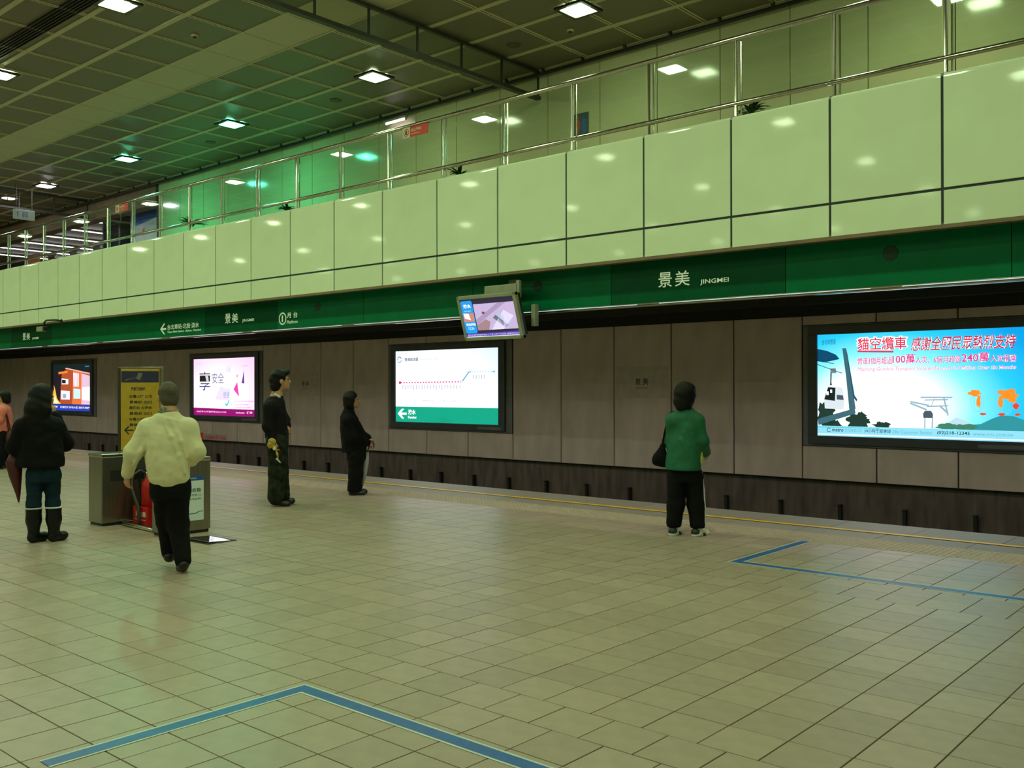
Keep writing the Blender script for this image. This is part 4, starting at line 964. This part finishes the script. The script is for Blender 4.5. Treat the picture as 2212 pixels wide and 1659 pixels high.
def nets(F, lo, h):
    I = F < 0; n = np.array(F.shape)-1
    c = [I[i:i+n[0], j:j+n[1], k:k+n[2]] for i in (0, 1) for j in (0, 1) for k in (0, 1)]
    sm = sum(x.astype(np.int8) for x in c); act = (sm > 0) & (sm < 8)
    idx = np.argwhere(act); ids = np.full(n, -1, np.int64); ids[act] = np.arange(len(idx))
    acc = np.zeros((len(idx), 3)); cnt = np.zeros(len(idx)); i0, j0, k0 = idx.T
    cor = {(a, b, d): F[i0+a, j0+b, k0+d] for a in (0, 1) for b in (0, 1) for d in (0, 1)}
    for ax_ in range(3):
        o = [q for q in range(3) if q != ax_]
        for a in (0, 1):
            for b in (0, 1):
                p = [0, 0, 0]; p[o[0]] = a; p[o[1]] = b; q = list(p); q[ax_] = 1
                f0, f1 = cor[tuple(p)], cor[tuple(q)]; mk = (f0 < 0) != (f1 < 0)
                t = np.where(mk, f0/np.where(mk, f0-f1, 1), 0); pt = np.tile(np.array(p, float), (len(idx), 1)); pt[:, ax_] += t
                acc += pt*mk[:, None]; cnt += mk
    V = lo+h*(idx+acc/np.maximum(cnt, 1)[:, None]); Q = []
    for ax_ in range(3):
        o1, o2 = (ax_+1) % 3, (ax_+2) % 3
        a = [slice(None)]*3; b = [slice(None)]*3; a[ax_] = slice(0, -1); b[ax_] = slice(1, None)
        ch = I[tuple(a)] != I[tuple(b)]; e = np.argwhere(ch); ok = (e[:, o1] > 0) & (e[:, o2] > 0) & (e[:, o1] < n[o1]) & (e[:, o2] < n[o2]); e = e[ok]
        def cell(d1, d2):
            g = e.copy(); g[:, o1] -= d1; g[:, o2] -= d2; return ids[g[:, 0], g[:, 1], g[:, 2]]
        q = np.stack([cell(1, 1), cell(0, 1), cell(0, 0), cell(1, 0)], 1); ins = I[e[:, 0], e[:, 1], e[:, 2]]
        q[~ins] = q[~ins][:, ::-1]; Q.append(q)
    return V, np.concatenate(Q)

def frame(f, pitch=0.0):
    fx, fy = f; c, s_ = math.cos(pitch), math.sin(pitch)
    r = np.array([fy, -fx, 0]); fo = np.array([fx*c, fy*c, s_]); u = np.cross(r, fo); return np.array([r, fo, u])
def head_into(F, c, f, sc, pitch=0.0):
    R = frame(f, pitch); W_ = lambda x, y, z: np.array(c)+sc*(R.T@np.array([x, y, z]))
    F.ell(W_(0, -.008, .03), np.array((.076, .094, .098))*sc, R, .03); F.ell(W_(0, .03, -.045), np.array((.056, .062, .068))*sc, R, .03)
    F.ell(W_(0, .073, -.092), np.array((.026, .02, .02))*sc, R, .025); F.cap(W_(0, .088, .018), W_(0, .108, -.022), .010*sc, .016*sc, .012)
    F.cap(W_(-.03, .08, .03), W_(.03, .08, .03), .012*sc, .012*sc, .02); F.cap(W_(-.02, .087, -.058), W_(.02, .087, -.058), .009*sc, .009*sc, .008)
    for s_ in (-1, 1):
        F.ell(W_(s_*.077, -.005, -.008), np.array((.011, .024, .033))*sc, R, .008); F.ell(W_(s_*.033, .098, .012), np.array((.017, .014, .011))*sc, R, .008, -1)
    return W_, R
def hand_into(F, w, d, nrm, sc=1.0, curl=.5, side=1):
    d = np.array(d, float); d /= np.linalg.norm(d); nrm = np.array(nrm, float); nrm -= d*(nrm@d); nrm /= np.linalg.norm(nrm); sd = np.cross(d, nrm)*side; w = np.array(w, float)
    P = lambda a, b, c: w+sc*(a*d+b*sd+c*nrm)
    for b in (-.024, 0, .024): F.cap(P(.0, b*.6, 0), P(.085, b, 0), .016*sc, .014*sc, .014)
    for b, L in ((-.032, .062), (-.011, .076), (.011, .080), (.032, .070)):
        a = .085; c0 = P(a, b, 0); c1 = P(a+L*.5*math.cos(curl*.6), b*1.05, L*.5*math.sin(curl*.6)); c2 = P(a+L*.5*math.cos(curl*.6)+L*.5*math.cos(curl*1.7), b*1.05, L*.5*math.sin(curl*.6)+L*.5*math.sin(curl*1.7))
        F.cap(c0, c1, .0092*sc, .0085*sc, .006); F.cap(c1, c2, .0085*sc, .007*sc, .005)
    F.cap(P(.025, .028, .006), P(.06, .055, .018), .013*sc, .011*sc, .010); F.cap(P(.06, .055, .018), P(.088, .060, .034), .0105*sc, .0085*sc, .006)

def person(label, base, px0, pyf, mpp, spec):
    v = Vector((base[0], base[1])).normalized(); th = math.atan2(-v.x, v.y)   # local x = picture right, local y = away from the camera
    t = thing('person', label, 'person', (base[0], base[1], 0), th)
    def q(p): return np.array([(p[0]-px0)*mpp, p[2] if len(p) > 2 else 0.0, (pyf-p[1])*mpp])
    f = np.array(spec['f'], float); f /= np.linalg.norm(f); hs = spec.get('hs', 1.0)
    hf = np.array(spec.get('hf', spec['f']), float); hf /= np.linalg.norm(hf)
    tor = [((pyf-r[1])*mpp, (r[0]-px0)*mpp, r[2], r[3], r[4]) for r in spec['torso']]
    arms = [[q(p) for p in a[:3]]+list(a[3:]) for a in spec['arms']]; legs = [[q(p) for p in l] for l in spec['legs']]
    B = Field(.0075); hc = q(spec['head'])
    W_, R = head_into(B, hc, hf, hs, spec.get('hp', 0.0)); nk = q(spec['neck'])
    B.cap(hc+np.array([0, 0, -.05])-R[1]*.02*hs, nk, .05*hs, .058*hs, .03)
    B.loft([(z, cx, cy, rx*.78, ry*.78) for z, cx, cy, rx, ry in tor], f, .05); top = max(tor); B.cap(nk, (top[1], top[2], top[0]-.06), .06, .10, .05)
    for a in arms:
        B.chain(a[:3], (.05, .038, .026), .03); hd = a[3]; hand_into(B, a[2], hd['d'], hd['n'], hs*.95, hd.get('curl', .6), hd.get('side', 1))
    for l in legs: B.chain(l[:3], (.075, .05, .036), .04); B.cap(l[2]-np.array([0, 0, .02]), l[3], .036, .028, .03)
    body = link('body', B.mesh('body', M['skin']), t)
    for s_ in (-1, 1):
        E_ = Field(.004); E_.ell(W_(s_*.033, .086, .012), np.array((.013, .009, .008))*hs, R); link('eye', E_.mesh('eye', M['ink']), body)
    E_ = Field(.004); E_.cap(W_(-.018, .091, -.058), W_(.018, .091, -.058), .007*hs, .007*hs); link('lips', E_.mesh('lips', mat('lips', (.42, .14, .10), .5)), body)
    # hair
    Hh = Field(.009); spec['hair'](Hh, W_, R, hs); link('hair', Hh.mesh('hair', M[spec.get('hairmat', 'hair')], spec.get('hwr', .003)), t)
    # top
    sr = spec.get('sleeve', (.075, .062, .048)); J = Field(.0105); J.loft(tor, f, .045, 1, spec.get('wr', .004), len(label))
    J.cap(nk-np.array([0, 0, spec.get('cdrop', .035)]), (top[1], top[2], top[0]-.05), spec.get('crad', .068)*hs, .11, .05)
    for a in arms:
        sh = a[0]; J.cap((top[1]*.5+sh[0]*.5, top[2]*.5+sh[1]*.5, sh[2]+.0), sh, sr[0]*1.05, sr[0], .06); e = a[2]+(a[1]-a[2])*.06; J.chain([a[0], a[1], e], sr, .045)
        J.cap(e, e+(a[2]-a[1])*.02, sr[2], sr[2], .01)
    for fd in spec.get('folds', []):
        P_ = [q(p) for p in fd]; n_ = len(P_)
        J.chain(P_, [.004+.011*math.sin(math.pi*(i_+.6)/(n_+.2)) for i_ in range(n_)], .022)
    link(spec['topname'], J.mesh(spec['topname'], M[spec['topmat']], .0008, len(label), spec.get('crease', .003)), t)
    # trousers
    lr = spec.get('leg', (.105, .085, .075)); T = Field(.0105); pel = (legs[0][0]+legs[1][0])/2; pr = spec.get('pelvis', (.17, .12))
    T.loft([(pel[2]-.06, pel[0], pel[1], pr[0]*.92, pr[1]), (pel[2]+.06, pel[0], pel[1], pr[0], pr[1]), (pel[2]+.16, pel[0], pel[1], pr[0]*.9, pr[1]*.95)], f, .06)
    for l in legs: T.chain([l[0], l[1], l[2]+np.array([0, 0, spec.get('cuff', .02)])], lr, .035)
    if spec.get('hem'): T.loft([(-.6, pel[0], pel[1], 3, 3), (spec['hem'], pel[0], pel[1], 3, 3)], (0, 1), .01, -1)
    link('trousers', T.mesh('trousers', M[spec['legmat']], .0012, 3+len(label), .003), t)
    for l in legs: spec['foot'](t, l, mpp)
    return t, q, W_, R
def shoe(mt, sole=None):
    def fn(t, l, mpp):
        an, toe = l[2], l[3]; d = toe-an; d[2] = 0; d = d/np.linalg.norm(d); low = min(an[2]-.07, toe[2]-.03)
        S = Field(.007); hl = np.array([an[0], an[1], an[2]-.045])-d*.035
        S.cap(hl, toe+np.array([0, 0, .008]), .042, .036, .03); S.cap(an+np.array([0, 0, .02]), hl+d*.03, .045, .045, .03); S.ell(toe, (.048, .048, .034), None, .03)
        z0 = 0.0 if an[2] < .16 else an[2]-.12
        S.loft([(z0-.4, hl[0], hl[1], 2, 2), (z0, hl[0], hl[1], 2, 2)], (0, 1), .01, -1)
        o = link('shoe', S.mesh('shoe', M[mt]), t)
        if sole:
            K = Field(.007); K.cap(hl*[1, 1, 0]+[0, 0, .016], toe*[1, 1, 0]+[0, 0, .016], .046, .048, .02); K.loft([(-.4, hl[0], hl[1], 2, 2), (0.0, hl[0], hl[1], 2, 2)], (0, 1), .01, -1); K.loft([(.026, hl[0], hl[1], 2, 2), (.4, hl[0], hl[1], 2, 2)], (0, 1), .01, -1)
            link('sole', K.mesh('sole', M[sole]), o)
            K = Field(.006); m_ = hl*.45+toe*.55; K.cap(m_+np.array([-d[1], d[0], 0])*.04+[0, 0, -.005], m_-np.array([-d[1], d[0], 0])*.04+[0, 0, -.005], .022, .022, .02); K.cap(hl+[0, 0, .02], hl+d*.02+[0, 0, .02], .047, .046, .02); link('side_stripe', K.mesh('side_stripe', M['ink']), o)
    return fn
def boot(t, l, mpp):
    kn, an, toe = l[1], l[2], l[3]; d = toe-an; d[2] = 0; d = d/np.linalg.norm(d); tp_ = np.array([an[0]*.7+kn[0]*.3, an[1]*.7+kn[1]*.3, .345])
    S = Field(.008); S.chain([tp_, (an+tp_)/2, an+[0, 0, .02]], (.076, .070, .056), .03); S.cap(an-d*.015+[0, 0, -.05], toe+[0, 0, .0], .052, .042, .03); S.ell(toe, (.052, .052, .040), None, .03)
    S.loft([(-.4, an[0], an[1], 2, 2), (0.0, an[0], an[1], 2, 2)], (0, 1), .01, -1); S.loft([(.345, an[0], an[1], 2, 2), (.8, an[0], an[1], 2, 2)], (0, 1), .01, -1)
    o = link('boot', S.mesh('boot', M['rubber']), t)
    K = Field(.006); K.loft([(.338, tp_[0], tp_[1], .080, .080), (.350, tp_[0], tp_[1], .080, .080)], (0, 1), .005); link('boot_trim', K.mesh('boot_trim', M['white_cloth']), o)
def hair_short(back=1.0, low=-.06, fr=.0, vol=1.0):
    def fn(H, W_, R, sc):
        H.ell(W_(0, -.018, .04), np.array((.092*vol, .105*vol, .104*vol))*sc, R, .03); H.ell(W_(0, -.045, -.01+low*.5), np.array((.084*vol, .072*vol*back, .075-low*.4))*sc, R, .03)
        for s_ in (-1, 1): H.ell(W_(s_*.06, -.015, .0), np.array((.032*vol, .05, .06))*sc, R, .03)
        H.ell(W_(0, .10+fr, -.045), np.array((.16, .102, .118))*sc, R, .01, -1)
    return fn
def hair_wavy(H, W_, R, sc):
    H.ell(W_(0, -.02, .055), np.array((.094, .108, .10))*sc, R, .03); H.ell(W_(0, -.07, -.03), np.array((.088, .072, .12))*sc, R, .03)
    H.ell(W_(0, .075, .105), np.array((.07, .045, .035))*sc, R, .03)
    H.ell(W_(0, .105, -.05), np.array((.16, .098, .135))*sc, R, .01, -1)
    for s_ in (-1, 1):
        H.ell(W_(s_*.085, .0, -.02), np.array((.03, .026, .035))*sc, R, .01, -1); H.cap(W_(s_*.07, .03, .05), W_(s_*.075, .035, .0), .02*sc, .010*sc, .02)
def hair_long(H, W_, R, sc):
    hair_short(1.0, -.06)(H, W_, R, sc)
    H.chain([W_(0, -.05, .03), W_(0, -.085, -.10), W_(-.01, -.10, -.22), W_(-.02, -.10, -.32)], (.085*sc, .092*sc, .085*sc, .05*sc), .05)
    for s_ in (-1, 1): H.chain([W_(s_*.065, -.02, 0), W_(s_*.085, -.04, -.11), W_(s_*.08, -.06, -.22)], (.04*sc, .042*sc, .03*sc), .04)
def hair_crop(H, W_, R, sc):
    H.ell(W_(0, -.012, .036), np.array((.083, .101, .100))*sc, R, .03); H.ell(W_(0, -.05, -.03), np.array((.072, .058, .065))*sc, R, .03)
    H.ell(W_(0, .10, -.05), np.array((.1, .09, .12))*sc, R, .01, -1); H.loft([(-9, 0, 0, .01, .01), (-8, 0, 0, .01, .01)], (0, 1), .01, -1)
    for s_ in (-1, 1): H.ell(W_(s_*.085, .015, -.03), np.array((.025, .035, .05))*sc, R, .01, -1)

# woman in green, seen from behind
mp = 9.90/2043.2
P6, q6, W6, R6 = person('person in a green jacket and black trousers standing with back turned, shoulder bag at left', (-5.15, 8.65), 1480, 1158, mp, dict(
    f=(.50, .86), hf=(.62, .78), hs=1.0, head=(1482, 860, .0), neck=(1479, 884, -.02), hair=hair_short(1.2, -.08, .03, 1.22), hwr=.003,
    torso=[(1475, 1017, 0, .186, .150), (1476, 985, 0, .184, .142), (1478, 950, 0, .175, .13), (1480, 922, 0, .168, .12), (1481, 906, 0, .145, .105), (1480, 895, 0, .105, .085), (1480, 886, 0, .065, .065)],
    arms=[((1455, 911, .0), (1449, 958, .10), (1462, 978, .24), dict(d=(.5, .8, -.1), n=(.6, -.5, .3), curl=.9, side=-1)), ((1504, 912, -.02), (1515, 955, -.03), (1523, 981, .12), dict(d=(.2, .8, -.35), n=(-.9, .1, 0), curl=.8))],
    sleeve=(.074, .068, .052), cuff=.055, legs=[((1461, 1030, 0), (1459, 1095, .0), (1455, 1143, -.02), (1464, 1154, .10)), ((1498, 1030, 0), (1503, 1095, .01), (1505, 1144, -.03), (1521, 1155, .08))],
    leg=(.100, .088, .080), pelvis=(.155, .11), hem=.085, topname='jacket', topmat='green_cloth', legmat='black_cloth', foot=shoe('sneaker', 'white_tape'), wr=.003, crease=.002, cdrop=.0, crad=.07, folds=[[(1486, 915, -.10), (1496, 940, -.125), (1500, 962, -.12)], [(1494, 930, -.11), (1506, 955, -.11)], [(1476, 935, -.125), (1488, 962, -.138), (1502, 975, -.125)], [(1470, 950, -.128), (1480, 972, -.14)]]))
K = Field(.006); K.ell(q6((1512, 991, .0)), (.026, .075, .095), None, .02); link('pocket_patch', K.mesh('pocket_patch', M['lime']), P6)
K = Field(.006); K.chain([q6((1515, 1022, -.03)), q6((1519, 1060, -.03)), q6((1521, 1095, -.03)), q6((1521, 1140, -.05))], (.008, .008, .008, .008), .01); link('leg_stripe', K.mesh('leg_stripe', M['white_cloth']), P6)
bg = thing('shoulder_bag', 'black shoulder bag hanging at the side of the green jacket', 'bag', P6.location, P6.rotation_euler.z)
K = Field(.008); K.ell(q6((1426, 993, .06)), (.075, .05, .060), None, .05); K.cap(q6((1418, 1000, .06)), q6((1436, 1003, .06)), .045, .05, .05); K.cap(q6((1431, 965, .05)), q6((1428, 985, .06)), .025, .055, .05); link('pouch', K.mesh('pouch', M['black_cloth'], .002), bg)
MB().tube([q6((1430, 966, .05)), q6((1437, 930, .03)), q6((1443, 906, -.01)), q6((1448, 895, -.01)), q6((1454, 892, .03)), q6((1455, 898, .07)), q6((1452, 910, .11))], .010, 8).obj('strap', M['black_cloth'], bg, True)

# man in the dark sweater, profile
mp = 12.46/2043.2
P4, q4, W4, R4 = person('person with wavy black hair in a dark sweater looking right, standing before the pink poster', (-10.53, 7.34), 590, 1094, mp, dict(
    f=(.98, .2), hf=(1, .12), hs=1.08, hp=.08, head=(599, 825, 0), neck=(590, 854, 0), hair=hair_wavy, hwr=.006,
    torso=[(589, 950, 0, .17, .135), (588, 925, 0, .18, .145), (586, 895, 0, .19, .15), (585, 878, 0, .18, .14), (586, 868, 0, .14, .12), (588, 860, 0, .085, .08)],
    arms=[((577, 882, -.17), (572, 922, -.20), (583, 952, -.20), dict(d=(.15, -.1, -1), n=(.9, .2, .1), curl=.8)), ((592, 882, .16), (606, 910, .20), (612, 922, .10), dict(d=(.3, -.6, -.55), n=(-.6, .2, -.3), curl=.9, side=-1))],
    sleeve=(.085, .068, .05), legs=[((590, 955, -.09), (591, 1020, -.09), (588, 1076, -.09), (611, 1090, -.10)), ((592, 955, .09), (596, 1020, .09), (600, 1076, .09), (621, 1087, .09))],
    leg=(.132, .112, .108), hem=.045, pelvis=(.16, .145), topname='sweater', topmat='dark_cloth', legmat='camo', foot=shoe('shoe'), wr=.004))
K = Field(.007); K.chain([q4((583, 853, .06)), q4((583, 853, -.03)), q4((588, 855, -.075)), q4((595, 859, -.082)), q4((602, 863, -.03))], (.015, .016, .016, .013, .010), .02); link('collar', K.mesh('collar', M['white_cloth']), P4)
yg = thing('yellow_pouch', 'crumpled yellow and white cloth held in the lowered hand of the dark sweater', 'cloth', P4.location, P4.rotation_euler.z)
K = Field(.007); K.ell(q4((580, 954, -.26)), (.050, .032, .046), None, .03); K.ell(q4((576, 963, -.26)), (.028, .022, .030), None, .03); K.ell(q4((586, 966, -.26)), (.026, .020, .034), None, .03); K.chain([q4((588, 970, -.25)), q4((591, 980, -.25)), q4((593, 992, -.24))], (.013, .012, .010), .02); link('cloth', K.mesh('cloth', M['yellow_bag'], .003, 2, .006), yg)
K = Field(.006); K.ell(q4((585, 968, -.29)), (.022, .014, .022), None, .02); K.chain([q4((590, 990, -.26)), q4((597, 998, -.25))], (.014, .008), .02); link('white_tag', K.mesh('white_tag', M['white_cloth'], .002), yg)

# elderly woman in black with an umbrella
mp = 13.75/2043.2
P5, q5, W5, R5 = person('person in black with bobbed hair looking right and leaning on a pale umbrella', (-10.77, 8.84), 762, 1069, mp, dict(
    f=(.97, .25), hf=(.98, .18), hs=.98, hp=.12, head=(757, 867, 0), neck=(750, 892, 0), hair=hair_short(1.15, -.07, .0, 1.08),
    torso=[(762, 978, 0, .165, .165), (761, 955, 0, .18, .178), (758, 930, 0, .18, .165), (753, 912, 0, .165, .14), (751, 902, 0, .125, .105), (750, 893, 0, .075, .075)],
    arms=[((750, 910, -.15), (763, 944, -.18), (790, 957, -.05), dict(d=(.8, .3, -.5), n=(.0, .3, -1), curl=1.3)), ((757, 910, .15), (771, 936, .18), (791, 948, .06), dict(d=(.8, -.2, -.5), n=(0, 0, -1), curl=1.3, side=-1))],
    sleeve=(.085, .07, .055), legs=[((765, 985, -.08), (765, 1025, -.08), (761, 1058, -.08), (779, 1066, -.08)), ((767, 985, .08), (768, 1025, .08), (766, 1058, .08), (783, 1065, .08))],
    leg=(.115, .10, .094), hem=.05, pelvis=(.15, .135), topname='coat', cdrop=-.012, crad=.082, topmat='black_cloth', legmat='black_cloth', foot=shoe('shoe'), wr=.005))
um = thing('umbrella', 'pale grey folded umbrella held upright by the person in black', 'umbrella', P5.location, P5.rotation_euler.z)
MB().tube([q5((790, 978, 0)), q5((787, 1000, 0)), q5((783, 1030, 0)), q5((779, 1050, 0))], [.02, .04, .034, .012], 12).obj('canopy', mat('pale_umbrella', (.34, .36, .33), .6), um, True)
MB().tube([q5((779, 1050, 0)), q5((777.5, 1063, 0))], .006, 6).obj('tip', M['steel'], um, True)
MB().tube([q5((790, 980, 0)), q5((794, 962, 0)), q5((797, 954, 0)), q5((802, 954, 0)), q5((804, 962, 0)), q5((802, 970, 0))], .013, 8).obj('handle', mat('wood_handle', (.16, .07, .03), .4), um, True)

# walking man in the cream jacket
mp = 8.04/2043.2
P3, q3, W3, R3 = person('person with short grey hair in a cream jacket and black trousers walking away', (-7.45, 4.17), 360, 1235, mp, dict(
    f=(-.15, .99), hf=(-.25, .97), hs=1.02, hp=-.12, head=(346, 862, .10), neck=(348, 893, .05), hair=hair_crop, hairmat='hair_grey',
    torso=[(349, 1052, .0, .132, .12), (348, 1036, .0, .165, .14), (347, 1000, .0, .182, .145), (346, 960, .02, .19, .145), (346, 935, .04, .19, .135), (346, 915, .05, .15, .112), (347, 902, .05, .10, .09), (347, 893, .05, .07, .07)],
    arms=[((306, 928, .04), (275, 978, .03), (263, 1026, .12), dict(d=(-.05, .25, -1), n=(.8, .5, .1), curl=.6, side=-1)), ((387, 928, .04), (405, 980, -.03), (394, 1003, .16), dict(d=(-.5, .8, -.2), n=(-.7, -.4, .1), curl=.8))],
    sleeve=(.078, .067, .050), legs=[((337, 1062, .02), (344, 1130, .12), (349, 1198, .14), (354, 1210, .27)), ((364, 1062, .0), (366, 1135, .02), (376, 1205, -.14), (374, 1229, -.02))],
    leg=(.105, .088, .068), pelvis=(.165, .125), topname='jacket', topmat='cream_cloth', legmat='black_cloth', foot=shoe('shoe'), wr=.002, crease=.0022, cuff=-.01,
    folds=[[(338, 912, -.06), (352, 945, -.115), (368, 985, -.125), (382, 1025, -.11)], [(356, 918, -.065), (372, 955, -.10), (384, 990, -.095)], [(330, 940, -.105), (324, 985, -.115), (326, 1030, -.10)], [(345, 990, -.13), (350, 1020, -.128), (352, 1042, -.115)], [(308, 940, -.04), (292, 975, -.045), (276, 1005, -.02)], [(372, 1000, -.118), (362, 1030, -.118)], [(312, 930, -.055), (318, 960, -.09), (312, 1000, -.08)], [(394, 945, -.035), (404, 972, -.09), (402, 992, -.06)]]))
K = Field(.007); K.loft([(q3((0, 906))[2], q3((347, 0))[0], .05, .105, .10), (q3((0, 896))[2], q3((347, 0))[0], .05, .088, .084), (q3((0, 883))[2], q3((347, 0))[0], .06, .072, .072)], (0, 1), .02); link('scarf', K.mesh('scarf', M['check'], .003), P3)

# woman with long hair, black jacket and rubber boots
mp = 9.57/2043.2
P2, q2, W2, R2 = person('person with long black hair in a black jacket, jeans and rubber boots, back turned', (-9.86, 4.09), 92, 1172, mp, dict(
    f=(.42, .91), hf=(.75, .66), hs=1.03, head=(90, 862, .02), neck=(86, 890, .0), hair=hair_long,
    torso=[(86, 1010, 0, .225, .165), (86, 985, 0, .215, .155), (85, 955, 0, .205, .145), (84, 930, 0, .205, .135), (84, 916, 0, .175, .12), (85, 903, 0, .12, .09), (85, 895, 0, .07, .07)],
    arms=[((53, 926, .0), (37, 965, .06), (48, 990, .16), dict(d=(.2, .5, -.8), n=(.5, .7, .3), curl=1.0, side=-1)), ((112, 926, .0), (133, 962, .12), (113, 902, .27), dict(d=(-.2, .1, 1), n=(-.7, .5, 0), curl=.9))],
    sleeve=(.092, .080, .062), legs=[((74, 1030, 0), (72, 1090, .0), (72, 1150, -.02), (91, 1162, .07)), ((108, 1030, 0), (109, 1090, .02), (111, 1150, -.04), (128, 1162, .03))],
    leg=(.082, .064, .058), pelvis=(.150, .12), topname='jacket', topmat='black_cloth', legmat='jeans', foot=boot, cuff=.16, wr=.006))
um = thing('umbrella', 'dark red folded umbrella hanging from the arm of the long haired person', 'umbrella', P2.location, P2.rotation_euler.z)
MB().tube([q2((43, 1086, .1)), q2((42, 1070, .1)), q2((37, 1030, .1)), q2((34, 1000, .1)), q2((34, 985, .1)), q2((34, 978, .1))], [.008, .022, .060, .082, .05, .014], 14).obj('canopy', M['maroon'], um, True)
MB().tube([q2((34, 980, .1)), q2((33, 966, .1)), q2((35, 960, .1)), q2((41, 960, .1)), q2((43, 967, .1))], .011, 8).obj('handle', mat('dark_wood', (.05, .025, .015), .4), um, True)
MB().tube([q2((43, 1086, .1)), q2((43.5, 1090, .1))], .004, 6).obj('tip', M['steel'], um, True)

# far person at the left edge
mp = 18.3/2043.2
P1, q1, W1, R1 = person('person in a pink jacket cut off by the left edge of the picture', (-19.44, 7.31), 6, 1011, mp, dict(
    f=(-.9, .35), hf=(-.9, .3), hs=1.0, head=(6, 859, 0), neck=(6, 874, 0), hair=hair_short(1.1, -.05, .0, 1.06),
    torso=[(6, 936, 0, .17, .14), (6, 915, 0, .18, .145), (6, 895, 0, .18, .14), (6, 881, 0, .16, .12), (6, 873, 0, .08, .07)],
    arms=[((4, 885, -.18), (-2, 905, -.20), (-9, 917, -.12), dict(d=(-.8, .3, -.3), n=(0, .3, -1), curl=.7)), ((8, 885, .17), (12, 908, .20), (10, 925, .18), dict(d=(0, 0, -1), n=(-1, 0, 0), curl=.6))],
    legs=[((5, 938, -.08), (2, 972, -.12), (-2, 1003, -.12), (-8, 1008, -.12)), ((7, 938, .08), (10, 972, .1), (12, 1003, .12), (5, 1008, .12))], leg=(.11, .085, .075), pelvis=(.16, .13),
    topname='jacket', topmat='pink_cloth', legmat='black_cloth', foot=shoe('shoe')))
bg = thing('tote_bag', 'dark red bag carried beside the person in the pink jacket', 'bag', P1.location, P1.rotation_euler.z)
K = Field(.009); K.ell(q1((17, 945, -.22)), (.07, .10, .16), None, .04); link('pouch', K.mesh('pouch', M['maroon'], .003), bg)
MB().tube([q1((15, 930, -.22)), q1((11, 900, -.22)), q1((7, 882, -.19)), q1((13, 900, -.24)), q1((19, 930, -.22))], .012, 8).obj('strap', M['maroon'], bg, True)
